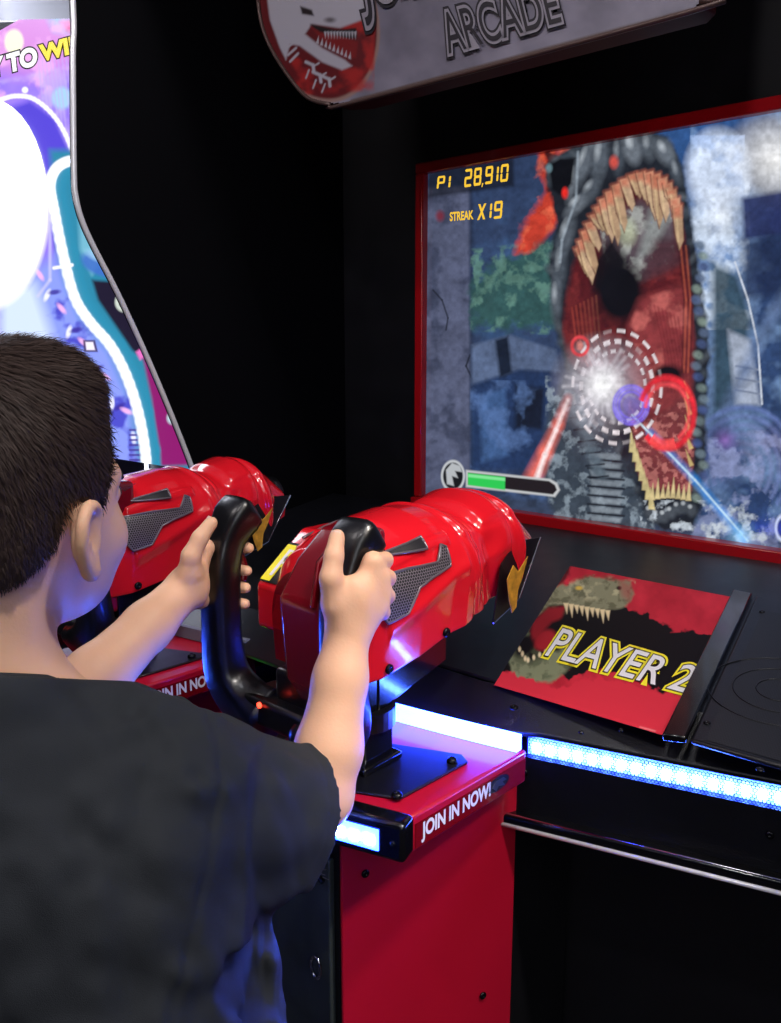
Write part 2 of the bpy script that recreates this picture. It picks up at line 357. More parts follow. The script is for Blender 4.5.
# --- red frame of the screen
def frame_bar(a, b): return box(a, b)
V, F = joinm(box((SU0 - bt, -.03, SZ0 - .046), (SU1 + bt, .02, SZ0)), box((SU0 - bt, -.018, SZ1), (SU1 + bt, .02, SZ1 + bt)),
             box((SU0 - bt, -.018, SZ0), (SU0, .02, SZ1)), box((SU1, -.018, SZ0), (SU1 + bt, .02, SZ1)))
bevel(mesh_obj('screen_frame', V, F, M_redframe, CAB), .003)

def paint_screen(A):
    X, Y = A.X, A.Y; n = fbm(X * .02, Y * .02)[..., None]
    A.C = lin((26, 36, 62)) * (1 - n) + lin((62, 82, 120)) * n
    A.poly([(425, 150), (560, 130), (560, 215), (425, 215)], (44, 60, 92), 20, .8)
    A.poly([(530, 100), (800, 60), (800, 200), (690, 220)], (46, 84, 140), 20, .9)
    A.mottle([(425, 215), (560, 215), (560, 500), (425, 500)], (60, 92, 136), .03, .6)
    # left pillar
    A.poly([(425, 188), (470, 186), (471, 510), (425, 510)], (84, 90, 116), 2); A.mottle([(425, 188), (470, 186), (471, 510), (425, 510)], (52, 58, 80), .06, .7)
    A.line([(433, 290), (442, 300), (448, 318), (446, 330)], 1.2, (20, 24, 34)); A.line([(470, 355), (466, 366), (473, 380)], 1.4, (20, 24, 34)); A.line([(471, 190), (472, 505)], 4, (30, 38, 58), 2, .7)
    # foliage, hut
    A.poly([(470, 285), (500, 262), (540, 240), (562, 255), (562, 330), (475, 325)], (48, 84, 84), 6, 1, 8); A.mottle([(470, 250), (562, 240), (562, 335), (470, 330)], (92, 132, 120), .09, .8)
    A.poly([(472, 345), (510, 335), (556, 350), (560, 372), (520, 370), (472, 385)], (86, 102, 134), 2); A.poly([(472, 385), (520, 370), (560, 374), (560, 470), (472, 470)], (34, 54, 92), 3)
    A.poly([(480, 395), (505, 388), (508, 455), (482, 462)], (62, 92, 140), 3); A.poly([(515, 385), (545, 388), (542, 430), (515, 428)], (18, 26, 44), 3)
    A.poly([(495, 340), (508, 336), (512, 372), (500, 378)], (20, 30, 48), 2); A.mottle([(470, 380), (562, 380), (562, 520), (470, 520)], (92, 122, 176), .05, .55)
    A.poly([(430, 490), (560, 500), (600, 530), (430, 500)], (52, 62, 82), 5, .8)
    # fire behind the head
    A.poly([(538, 152), (582, 146), (575, 200), (558, 225), (530, 250), (515, 255), (525, 220), (545, 190)], (196, 62, 44), 4, 1, 5, .12)
    A.mottle([(540, 150), (580, 148), (560, 225), (520, 250)], (232, 108, 76), .1, .6)
    A.poly([(545, 150), (572, 160), (566, 195), (548, 192)], (28, 14, 18), 2, .9, 3)
    # right: moonlit sky, mist, debris
    A.poly([(692, 150), (710, 135), (800, 105), (800, 560), (700, 560)], (44, 66, 106), 6); A.mottle([(690, 120), (800, 100), (800, 560), (690, 560)], (112, 142, 184), .028, .75)
    A.poly([(690, 190), (745, 165), (752, 330), (742, 405), (706, 420), (694, 260)], (128, 158, 206), 10, .75, 6); A.mottle([(690, 160), (750, 160), (750, 330), (694, 330)], (212, 228, 250), .05, .9, 4, .45)
    A.ell(718, 170, 30, 38, (214, 228, 252), 7); A.mottle([(690, 135), (745, 135), (745, 210), (690, 210)], (166, 190, 232), .05, .7)
    A.glow(775, 160, 55, (255, 255, 255), 1, 1.2); A.glow(722, 215, 45, (240, 246, 255), .8)
    A.poly([(742, 198), (800, 188), (800, 232), (744, 240)], (38, 48, 96), 3, .95); A.poly([(742, 240), (800, 232), (800, 292), (742, 300)], (28, 42, 76), 6, .85)
    A.poly([(712, 262), (738, 275), (752, 320), (735, 400), (712, 420)], (38, 64, 76), 5, .9)
    A.poly([(728, 330), (750, 340), (760, 405), (735, 405)], (168, 178, 198), 3, .9); 
    for k in range(3): A.line([(736, 366 + k * 12), (760, 370 + k * 12)], 2, (120, 130, 152))
    A.line([(735, 262), (748, 300), (758, 345), (762, 404)], 1.6, (214, 222, 236)); A.line([(800, 275), (775, 310), (745, 370), (712, 440)], 10, (92, 112, 150), 6, .7)
    for k in range(6): A.ell(742, 470, 12 + k * 8.5, 18 + k * 9, (132 - k * 6, 142 - k * 4, 182), 2, .75, .1, ring=1.7, a0=150, a1=395)
    A.ell(722, 455, 24, 30, (44, 54, 104), 8, .7); A.glow(725, 440, 18, (150, 110, 190), .7); A.mottle([(690, 430), (800, 430), (800, 560), (690, 560)], (152, 162, 206), .07, .6)
    # neck and chest of the beast
    A.poly([(566, 372), (600, 420), (650, 450), (655, 545), (555, 520), (540, 470), (548, 410)], (58, 68, 80), 4)
    A.mottle([(545, 375), (650, 440), (655, 545), (550, 520)], (134, 148, 160), .12, .8)
    for k in range(9):
        y = 452 + k * 9; A.poly([(590, y), (622, y + 3), (620, y + 8), (592, y + 6)], (132, 142, 152), 1.5, .9); A.line([(588, y + 7), (624, y + 10)], 2, (26, 30, 38))
    for k in range(7): A.ell(575 + k * 4, 400 + k * 12, 9, 5, (92, 106, 118), 2, .9, .6); A.line([(566 + k * 4, 406 + k * 12), (584 + k * 4, 404 + k * 12)], 1.6, (22, 26, 34))
    # head silhouette: dark scales
    head = [(546, 178), (550, 160), (562, 152), (574, 146), (590, 138), (640, 128), (668, 136), (682, 165), (690, 215), (698, 262), (704, 305), (710, 350), (706, 400), (706, 450), (700, 505), (690, 524), (664, 528), (645, 512), (628, 470), (602, 425), (568, 375), (556, 330), (548, 270), (556, 220)]
    A.poly(head, (30, 34, 42), 2.2, 1, 2.5, .12)
    for k in range(70):
        a = k / 70; i = a * (len(head) - 1); j = int(i); f = i - j; x = head[j][0] * (1 - f) + head[j + 1][0] * f; y = head[j][1] * (1 - f) + head[j + 1][1] * f
        cx, cy = 632, 320; x += (cx - x) * .055; y += (cy - y) * .03; A.ell(x, y, 5 + 2.5 * math.sin(k * 2.1), 3.4 + 2 * math.sin(k * 5.3), (78 + 34 * math.sin(k * 1.7), 88 + 32 * math.sin(k * 1.7), 98 + 30 * math.sin(k * 1.7)), 3.2, .55, k * .9)
    for (x, y, rx, ry, ro, g) in [(584, 165, 6, 22, .35, 96), (600, 160, 8, 22, .15, 84), (618, 156, 6, 17, 0, 70), (632, 148, 9, 16, -.2, 112), (648, 147, 7, 13, -.1, 88), (664, 152, 8, 14, -.5, 102), (676, 172, 5, 12, -.2, 74), (590, 192, 7, 15, .6, 82), (576, 206, 6, 13, .8, 112), (566, 236, 7, 20, .3, 88), (560, 268, 6, 22, .1, 74), (556, 300, 5, 18, 0, 94), (572, 182, 4, 16, .2, 122)]:
        A.ell(x, y, rx, ry, (g, g + 8, g + 18), 3, .85, ro); A.ell(x - rx * .3, y - ry * .4, rx * .35, ry * .35, (g + 80, g + 88, g + 96), 2, .7, ro)
    A.poly([(548, 165), (560, 158), (575, 158), (572, 184), (562, 196), (552, 190)], (10, 11, 15), 2); A.ell(565, 193, 3, 5, (240, 44, 36), 1.5); A.ell(614, 162, 4, 6, (196, 76, 66), 2); A.ell(549, 168, 3, 4, (110, 142, 152), 1.5)
    A.line([(578, 152), (576, 200), (562, 240), (560, 262)], 2, (176, 190, 204), 1.2, .55)
    # mouth cavity
    mouth = [(566, 300), (574, 262), (590, 232), (610, 200), (640, 176), (662, 176), (678, 205), (684, 240), (690, 290), (694, 340), (690, 400), (684, 440), (660, 452), (640, 440), (622, 410), (596, 385), (570, 362), (562, 330)]
    A.poly(mouth, (82, 22, 26), 3); A.mottle(mouth, (118, 40, 40), .07, .7, 4, .45)
    A.poly([(600, 230), (640, 200), (676, 215), (676, 262), (640, 280), (612, 290)], (92, 82, 90), 6, .9); A.mottle([(600, 230), (640, 200), (676, 215), (676, 262), (640, 280), (612, 290)], (172, 176, 172), .08, .7)
    A.poly([(650, 210), (668, 200), (672, 215), (655, 248), (636, 262)], (138, 142, 142), 4, .9); A.ell(627, 232, 9, 13, (196, 204, 172), 4, .6)
    A.poly([(655, 240), (680, 238), (686, 262), (660, 278), (640, 276)], (70, 36, 44), 5, .8)
    A.ell(620, 292, 24, 32, (6, 5, 8), 7); A.poly([(592, 262), (612, 236), (628, 262), (612, 300), (592, 290)], (10, 9, 14), 5, .95)
    A.poly([(640, 300), (684, 285), (692, 340), (690, 400), (655, 420), (628, 380), (630, 325)], (136, 54, 56), 6, .95); A.mottle([(640, 300), (684, 285), (692, 340), (690, 400), (655, 420), (628, 380), (630, 325)], (196, 102, 96), .05, .7)
    for k in range(7): A.line([(654 + k * 4, 305 + k * 2), (664 + k * 3.6, 350 + k * 3), (668 + k * 3.4, 392)], 1.2, (112, 32, 38), 1, .6)
    for k in range(7): A.line([(572 + k * 4, 308 - k * 2), (576 + k * 4, 340), (588 + k * 4, 366)], 1.6, (168 - k * 8, 66, 52), 1, .6)
    for k in range(5): A.line([(678 + k * 2.6, 246), (684 + k * 2.2, 300), (682 + k * 2, 372)], 1.4, (184, 92, 62) if k % 2 else (56, 16, 20), 1, .6)
    A.ell(668, 374, 15, 9, (12, 6, 10), 3)
    # upper teeth
    arc = smooth_path([(579, 247), (585, 230), (593, 214), (603, 198), (616, 184), (632, 174), (648, 172), (662, 178), (671, 190), (677, 206)], 3)
    N = 19
    for k in range(N):
        i = k * (len(arc) - 1) / (N - 1); j = min(int(i), len(arc) - 2); p = arc[j] + (arc[j + 1] - arc[j]) * (i - j)
        L = 26 + 15 * math.sin(k * 1.1) + (14 if 4 < k < 15 else 6); dx = 5 + 6 * (1 - k / N) - (3 if k > 12 else 0); w = 5.0
        q = 184 + 12 * math.sin(k * 2.3); tip = (p[0] + dx, p[1] + L)
        A.poly([(p[0] - w, p[1] + 2), (p[0] + w, p[1] - 1), (p[0] + w * .95 + dx * .8, p[1] + L * .78), tip, (p[0] - w * .6 + dx * .8, p[1] + L * .72)], (q, q - 32, q - 62), .9)
        A.poly([(p[0] - w, p[1] + 1), (p[0] + w, p[1] - 2), (p[0] + w * .8 + dx * .15, p[1] + L * .25), (p[0] - w * .8 + dx * .15, p[1] + L * .25)], (196, 108, 84), 3, .75)
        A.line([(p[0] - w, p[1]), (p[0] - w * .8 + dx * .5, p[1] + L * .6), tip], .9, (92, 52, 44), .7, .8); A.line([(p[0], p[1] + L * .3), (p[0] + dx * .6, p[1] + L * .8)], 1.4, (234, 206, 158), 1.2, .5)
    # lower jaw
    jaw = [(628, 400), (655, 420), (688, 392), (694, 440), (690, 495), (672, 506), (650, 500), (638, 470)]
    A.poly(jaw, (118, 52, 54), 3); A.mottle(jaw, (186, 112, 106), .2, .85, 3, .45)
    A.poly([(640, 490), (690, 492), (702, 505), (694, 526), (664, 532), (644, 516)], (26, 30, 38), 3); 
    for k in range(7): A.ell(650 + k * 7, 512 + 5 * math.sin(k), 5, 6, (70, 76, 84), 2, .9); A.ell(648 + k * 7, 508 + 5 * math.sin(k), 2, 2, (182, 188, 194), 1, .8)
    for k in range(7):
        x = 632 + k * 3.2; y = 440 + k * 9.5; A.poly([(x - 3, y + 12), (x - 1, y - 10), (x + 4, y + 13)], (206, 190, 136), .8)
    for k in range(8):
        x = 652 + k * 5.2; y = 500 - 2 * math.sin(k * .5); A.poly([(x - 2.6, y), (x + 1, y - 17 - 4 * math.sin(k * 2)), (x + 2.8, y)], (212, 192, 140), .8)
    for k in range(6): A.poly([(690 - k * .5, 484 - k * 17), (686 - k * .4, 466 - k * 17), (694 - k * .3, 482 - k * 17)], (204, 178, 118), .8)
    # scales on the right edge
    for k in range(24): A.ell(700 + 4 * math.sin(k), 245 + k * 11, 5, 4, (96 + 30 * math.sin(k * 2), 112 + 30 * math.sin(k * 2), 132), 1.6, .85, .4)
    A.poly([(560, 520), (650, 528), (780, 548), (780, 560), (560, 530)], (70, 80, 92), 4, .7, 4); A.mottle([(640, 500), (770, 500), (780, 560), (640, 545)], (196, 206, 216), .11, .9, 3, .52)
    # beams, bursts, target rings
    A.line([(568, 398), (558, 425), (545, 452), (531, 482)], 3, (255, 120, 100), 5, .8, 15); A.line([(568, 400), (556, 430), (545, 455), (536, 480)], 2, (255, 240, 240), 2, .95, 5)
    A.line([(650, 432), (695, 480), (745, 540)], 5, (60, 150, 240), 3.5, .75, 8); A.line([(632, 415), (695, 480), (748, 541)], 1.6, (210, 240, 255), 1, 1); A.glow(740, 535, 22, (150, 210, 255), .9)
    for rr, st in ((47, 0), (38, 14), (30, 5)):
        for k in range(20):
            a0 = k * 18 + st; A.ell(617, 387, rr * .94, rr * 1.2, (236, 226, 230), .8, .9 if (k * 7 + rr) % 5 else .25, ring=1.4 if rr != 38 else 1.9, a0=a0, a1=a0 + 11)
    A.glow(601, 384, 54, (214, 206, 218), .85, 1.1)
    for k in range(34):
        a = k * 2.399; r = 18 + 24 * ((k * 37) % 10) / 10; A.line([(603, 384), (603 + r * math.cos(a), 384 + r * 1.15 * math.sin(a))], 3.4, (240, 236, 246), 2.6, .55, .8)
    A.glow(603, 385, 24, (255, 255, 255), 1, 1.1)
    for rr in (12, 15, 17.5): A.ell(631, 405, rr, rr * 1.1, (136, 116, 255), 1.2, .85, ring=1.1)
    A.ell(631, 405, 11, 12, (120, 110, 220), 4, .5); A.ell(667, 413, 27, 35, (235, 44, 56), 1.5, .95, ring=2.6, a0=200, a1=140); A.ell(667, 413, 22, 29, (255, 80, 86), 1.4, .85, ring=1.6, a0=190, a1=60); A.ell(667, 413, 24, 32, (255, 80, 80), 1.4, .9, ring=4, a0=70, a1=130)
    A.ell(580, 346, 8, 9, (226, 70, 76), 1, .95, ring=1.5); A.ell(580, 346, 3, 4, (240, 150, 140), 1.5, .8)
    g1 = fbm(X * .22, Y * .22, 3)[..., None]; g2 = fbm(X * .06 + 40, Y * .06, 3)[..., None]; A.C[:] = A.C * (.7 + .6 * g1) * (.75 + .5 * g2)
    A.C[:] = A.C * .94 + lin((120, 130, 160)) * .012
    # score box and bars
    A.poly([(428, 172), (514, 158), (514, 186), (428, 198)], (18, 20, 28), 2, .75); A.ell(440, 216, 4, 5, (120, 36, 50), 2, .8)
    A.poly([(466, 470), (550, 479), (557, 483), (560, 490), (555, 497), (548, 496), (466, 487)], (196, 198, 200), 1); A.poly([(468, 472.5), (549, 481), (555, 485), (557, 490), (553, 494.5), (548, 494), (468, 484.5)], (34, 28, 32), .8)
    A.poly([(468, 473), (505, 477), (505, 490), (468, 485)], (46, 200, 84), .8); A.poly([(468, 474), (505, 478), (505, 481), (468, 477)], (150, 240, 170), .8, .7)
    A.ell(453, 476, 12, 16, (196, 200, 204), .8); A.ell(453, 476, 10, 13.5, (22, 24, 28), .8)
    A.poly([(446, 470), (452, 463), (460, 466), (462, 472), (455, 471), (458, 478), (452, 476), (454, 486), (447, 484)], (180, 184, 188), .8)
    A.ell(783, 528, 7, 12, (46, 56, 116), 1); A.ell(783, 528, 7, 12, (196, 206, 232), .9, 1, ring=1.2)
M_screen = mat_art('screen_image', 1.02, .12)
DISP = art_grid('display', (SU0, 0, SZ0), (SU1 - SU0, 0, 0), (0, 0, SZ1 - SZ0), 900, 480, paint_screen, M_screen, CAB)
M_score = mat('score_amber', (30, 20, 5), .4, emit=(255, 205, 60), estr=1.0, rvar=.01)
def pxquad(f, *pts): return [f(x, y) for x, y in pts]
sv = lambda x, y: onv(x, y, -.0006)
SEG = {'0': 'abcdef', '1': 'bc', '2': 'abged', '8': 'abcdefg', '9': 'abcdfg', 'P': 'abefg'}
def segtext(name, s_, q, parent, m):
    q = [np.asarray(onv(x, y, -.0006)) for x, y in q]; V, F = [], []; w = .62; adv = .80; x = 0; items = []
    for ch in s_:
        if ch == ',': items.append((ch, x - .12)); x += .14; continue
        if ch == '1': items.append((ch, x - .34)); x += adv - .36; continue
        items.append((ch, x)); x += adv
    tot = x - (adv - w); t = .15; g = .008
    def quad(P):
        k = len(V)
        for a, b in P:
            a = (a + .10 * b) / (tot + .1); V.append(q[0] * (1 - a) * (1 - b) + q[1] * a * (1 - b) + q[2] * a * b + q[3] * (1 - a) * b)
        F.append(tuple(range(k, k + len(P))))
    H = lambda x0, y: quad([(x0 + g, y), (x0 + g + t * .5, y - t / 2), (x0 + w - g - t * .5, y - t / 2), (x0 + w - g, y), (x0 + w - g - t * .5, y + t / 2), (x0 + g + t * .5, y + t / 2)])
    Vv = lambda xx, y0, y1: quad([(xx - t / 2, y0 + g + t * .3), (xx, y0 + g), (xx + t / 2, y0 + g + t * .3), (xx + t / 2, y1 - g - t * .3), (xx, y1 - g), (xx - t / 2, y1 - g - t * .3)])
    for ch, x0 in items:
        if ch == ',': quad([(x0, -.12), (x0 + .08, -.12), (x0 + .14, .1), (x0 + .04, .1)]); continue
        if ch == 'X': quad([(x0, .05), (x0 + .16, .05), (x0 + w, .95), (x0 + w - .16, .95)]); quad([(x0 + w - .16, .05), (x0 + w, .05), (x0 + .16, .95), (x0, .95)]); continue
        for c in SEG[ch]:
            if c in 'adg': H(x0, {'a': 1 - t / 2, 'g': .5, 'd': t / 2}[c])
            else: Vv(x0 + (w - t / 2 if c in 'bc' else t / 2), .5 if c in 'bf' else t / 2, 1 - t / 2 if c in 'bf' else .5)
    return mesh_obj(name, V, F, m, parent)
segtext('score_lettering', 'P1', [(436.5, 190), (451, 188.3), (451, 174.8), (436.5, 176.5)], DISP, M_score)
segtext('score_lettering', '28,910', [(464, 187.5), (509, 181), (509, 163.5), (464, 169.5)], DISP, M_score)
segtext('score_lettering', 'X19', [(477, 221), (503, 218), (503, 200.5), (477, 203.5)], DISP, M_score)
text_mesh('score_lettering', 'STREAK', pxquad(sv, (450, 221), (473, 219), (473, 210.5), (450, 212.5)), M_score, DISP, offset=.03)

# --- console top, sticker, speaker
PZ = np.array([0, -.138, .9904]); P0 = np.array([.6, -.63, .842])
def onp(x, y, lift=0.0): return on_plane(x, y, P0 + PZ * lift, PZ)
def pz(u, v): return P0[2] + (v - P0[1]) * .1394
pts = [(UW, -.035), (1.78, -.035), tuple(fl(1.12)), tuple(fl(.06)), (.66, -.665), (.56, -.682), (.12, -.685), (-.02, -.67), (UW, -.55)]
pts[2] = (1.70, fl(0)[1] + (1.70 - fl(0)[0]) * FU[1] / FU[0]); pts.insert(2, (1.70, -.2)) if False else None
pts = [(UW, -.035), (1.78, -.035), tuple(fl(1.12, .055)), tuple(fl(.02, .055)), (.12, -.632), (-.02, -.62), (UW, -.50)]
top = [np.array([u, v, pz(u, v)]) for u, v in pts]
bevel(mesh_obj('console_panel', *prism(top, -PZ * .02), M_panelblk, CAB), .003)
apF = [fl(1.12, .002), fl(.063, .002), np.array([.655, -.712]), np.array([.56, -.726]), np.array([.12, -.728]), np.array([-.02, -.70]), np.array([UW, -.55])]
apB = [fl(1.12, .057), fl(.02, .057), np.array([.62, -.63]), np.array([.52, -.63]), np.array([.12, -.63]), np.array([-.02, -.618]), np.array([UW, -.498])]
Va = [(*a, .811) for a in apF] + [(*b, pz(*b) - .0005) for b in apB] + [(*a, .805) for a in apF] + [(*b, .805) for b in apB]; m7 = 7
Fa = []
for i in range(6): Fa += [(i, i + 1, m7 + i + 1, m7 + i), (2 * m7 + i, 2 * m7 + i + 1, i + 1, i), (m7 + i, m7 + i + 1, 3 * m7 + i + 1, 3 * m7 + i), (3 * m7 + i, 3 * m7 + i + 1, 2 * m7 + i + 1, 2 * m7 + i)]
Fa += [(0, m7, 3 * m7, 2 * m7), (6, 13, 27, 20)]
bevel(mesh_obj('console_apron', Va, Fa, M_panelblk, CAB), .0015)
mesh_obj('console_rear_shelf', *box((UW, -.035, .86), (1.78, .012, .9)), M_panelblk, CAB)
# front face under the console
fa, fb = fl(-.09), fl(1.0)
def fbox(t0, t1, z0, z1, d0, d1):
    a, b, c, d = fl(t0, d0), fl(t1, d0), fl(t1, d1), fl(t0, d1)
    return prism([(*a, z0), (*b, z0), (*c, z0), (*d, z0)], (0, 0, z1 - z0))
mesh_obj('console_front', *fbox(-.05, 1.02, .70, .776, .002, .03), M_panelblk, CAB)
RL = mesh_obj('front_rail', *fbox(-.09, 1.02, .686, .701, -.016, .02), M_blackgloss, CAB); bevel(RL, .004, 3)
plabel(mesh_obj('chrome_lip', *tube([(*fl(-.09, -.0165), .6875), (*fl(1.02, -.0165), .6875)], .0028, 12), M_trim, RL, smooth=True), 'bright chrome lip')
mesh_obj('chrome_lip', *tube([(*fl(-.09, -.012), .7005), (*fl(1.02, -.012), .7005)], .0016, 12), M_chrome, RL, smooth=True)
mesh_obj('kick_panel', *fbox(-.05, 1.02, 0, .69, .16, .18), M_black, CAB)
LS = mesh_obj('led_strip', *fbox(.045, 1.02, .776, .803, .012, .016), M_leddiff, CAB)
for k in range(48):
    t_ = .052 + k * .0175
    mesh_obj('led', *fbox(t_, t_ + .0085, .7815, .792, .007, .012), M_led, LS)
gm = mat_dots('led_grille', (16, 22, 60), 235, .42)
a_, b_ = fl(.045, .003), fl(1.02, .003)
g = mesh_obj('led_grille', [(*a_, .776), (*b_, .776), (*b_, .804), (*a_, .804)], [(0, 1, 2, 3)], gm, LS)
uvl = g.data.uv_layers.new(name='UVMap'); Lg = .975
for li, uvv in zip(g.data.polygons[0].loop_indices, [g.data.vertices[i].co for i in g.data.polygons[0].vertices]):
    uvl.data[li].uv = ((Vector(uvv[:2]) - Vector(a_)).length, uvv[2] - .775)
# sticker
ST = pxquad(lambda x, y: onp(x, y, .0012), (494, 685), (662, 735), (732, 597), (570, 566))
def paint_sticker(A):
    X, Y = A.X, A.Y; n = fbm(X * .05, Y * .05)[..., None]; A.C = lin((150, 14, 34)) * (1 - n) + lin((226, 52, 70)) * n
    A.poly([(480, 672), (520, 668), (560, 676), (600, 668), (640, 680), (668, 694), (700, 700), (735, 640), (700, 632), (668, 628), (640, 610), (610, 600), (560, 590), (520, 600), (490, 650)], (9, 5, 8), 1.2, 1, 9, .13)
    A.poly([(520, 600), (545, 580), (570, 566), (570, 575), (548, 600), (525, 625)], (9, 5, 8), 2, .8, 4)
    # head: snout, brow
    sk = (136, 134, 106)
    A.poly([(516, 640), (513, 622), (524, 602), (542, 592), (566, 584), (590, 576), (612, 580), (630, 582), (634, 594), (626, 606), (608, 612), (590, 610), (570, 604), (550, 606), (535, 618), (526, 634)], sk, 1.5, 1, 3, .1)
    A.mottle([(510, 640), (520, 598), (590, 574), (636, 582), (626, 608), (540, 616), (526, 640)], (84, 82, 58), .16, .7); A.mottle([(540, 596), (590, 574), (636, 582), (620, 596), (560, 604)], (196, 188, 150), .12, .7, 3, .55)
    A.ell(579, 588, 3.5, 2, (214, 180, 80), .8); A.ell(619, 588, 2.5, 2, (20, 10, 10), .8); A.poly([(618, 578), (634, 586), (630, 602), (622, 596)], (170, 60, 66), 3, .5)
    A.poly([(532, 622), (548, 608), (566, 606), (560, 622), (544, 636), (530, 642)], (150, 26, 36), 2); A.poly([(534, 640), (552, 622), (580, 612), (600, 616), (590, 628), (560, 640), (545, 660)], (8, 4, 6), 2)
    for k in range(9):
        x = 566 + k * 5.2; y = 603 + k * .9; L = 11 + 3 * math.sin(k * 2); A.poly([(x - 2.6, y), (x + 2.6, y), (x + 1, y + L)], (236, 214, 168), .7)
    A.poly([(516, 650), (528, 634), (522, 640), (530, 664), (552, 652), (568, 646), (572, 664), (556, 680), (530, 684), (512, 676), (508, 660)], (126, 132, 102), 2, 1, 3, .12); A.mottle([(508, 650), (572, 644), (572, 668), (530, 686), (508, 676)], (74, 80, 58), .13, .7)
    A.ell(545, 640, 12, 9, (164, 30, 40), 2, 1, -.7); A.ell(524, 646, 8, 12, (10, 5, 8), 2, 1, .5)
    for k in range(9): A.ell(514 + k * 2.8 + (0 if k < 5 else (k - 5) * 3), 640 + (k * 4.6 if k < 5 else 20 - (k - 5) * 2.6), 1.4, 2.6, (232, 214, 172), .6)
    A.poly([(494, 672), (525, 676), (560, 688), (600, 676), (650, 690), (684, 696), (662, 740), (490, 690)], (206, 44, 62), 1.2, 1, 5, .16)
    A.line([(640, 727), (655, 731)], 1.4, (226, 150, 150), .6, .7)
nrm = PZ
def quad_grid(name, q, nu, nv, paint, m, parent):
    q = [np.asarray(a) for a in q]; A_, B_ = np.meshgrid(np.linspace(0, 1, nu), np.linspace(0, 1, nv)); A_, B_ = A_[..., None], B_[..., None]
    P = q[0] * (1 - A_) * (1 - B_) + q[1] * A_ * (1 - B_) + q[2] * A_ * B_ + q[3] * (1 - A_) * B_
    X, Y = pix(P); art = Art(X, Y, (0, 0, 0)); paint(art); idx = np.arange(nu * nv).reshape(nv, nu)
    F = np.stack([idx[:-1, :-1], idx[:-1, 1:], idx[1:, 1:], idx[1:, :-1]], -1).reshape(-1, 4)
    o = np_mesh(name, P.reshape(-1, 3), F, m, parent, smooth=False); ca = o.data.color_attributes.new('art', 'FLOAT_COLOR', 'POINT')
    C = art.C.reshape(-1, 3); ca.data.foreach_set('color', np.concatenate([C, np.ones((len(C), 1))], 1).astype(np.float32).ravel()); return o
M_sticker = mat_art('sticker_print', 0, .6, 0); M_sticker.node_tree.nodes['Principled BSDF'].inputs['Specular IOR Level'].default_value = .2
STK = quad_grid('player_sticker', ST, 330, 330, paint_sticker, M_sticker, CAB); plabel(STK, 'red and black printed sticker with a roaring dinosaur head')
tq = [(545, 655), (683, 692), (701, 668), (563, 628)]
text_mesh('sticker_lettering', 'PLAYER 2', pxquad(lambda x, y: onp(x, y, .0020), *tq), M_yellow, STK, offset=.085, spacing=1.02)
text_mesh('sticker_lettering', 'PLAYER 2', pxquad(lambda x, y: onp(x, y, .0024), *tq), M_printblk, STK, offset=.035, spacing=1.02)
text_mesh('sticker_lettering', 'PLAYER 2', pxquad(lambda x, y: onp(x, y, .0028), *tq), M_white, STK, offset=.008, spacing=1.02)
# divider strip and speaker grille
q = pxquad(lambda x, y: onp(x, y, 0), (662, 741), (686, 744), (752, 598), (733, 594)); bevel(mesh_obj('divider_strip', *prism(q, PZ * .009), M_blackgloss, CAB), .002)
q = pxquad(lambda x, y: onp(x, y, 0), (690, 745), (900, 806), (960, 640), (756, 599))
SPK = mesh_obj('speaker_panel', *prism(q, PZ * .007), M_panelblk, CAB); bevel(SPK, .004)
cS = onp(781, 690, .0074)
e1 = np.array([1., 0, 0]); e2_ = np.cross(PZ, e1)
gv = pxquad(lambda x, y: onp(x, y, .0074), (706, 740), (890, 792), (945, 645), (763, 610)); gf = [(0, 1, 2, 3)]
g = mesh_obj('speaker_grille', gv, gf, mat_dots('speaker_mesh', (30, 30, 36), 300, .3, False, .45), SPK)
uvl = g.data.uv_layers.new(name='UVMap')
for p in g.data.polygons:
    for li, vi in zip(p.loop_indices, p.vertices): d = np.array(g.data.vertices[vi].co) - cS; uvl.data[li].uv = (d @ e1, d @ e2_)
for rr_ in (.028, .055, .085):
    mesh_obj('speaker_ring', *tube([cS + rr_ * (e1 * math.cos(a) + e2_ * math.sin(a)) for a in np.linspace(0, 2 * math.pi, 49)[:-1]], .0009, 6, True), M_panelblk, SPK, smooth=True)
for x, y in ((762, 612), (707, 723), (760, 770)): mesh_obj('screw', *disc(onp(x, y, .007), PZ, .004, .002), M_screw, SPK, smooth=True)
for x, y in ((514, 708), (581, 733), (621, 731)): mesh_obj('screw', *disc(onp(x, y, 0), PZ, .0055 if x < 550 else .003, .003), M_screw, CAB, smooth=True)
for tt, zz in ((.045, .755), (.33, .745), (.36, .762)):
    a = fl(tt, .001); mesh_obj('screw', *disc((*a, zz), (FU[1], -FU[0], 0), .0045, .003), M_screw, CAB, smooth=True)

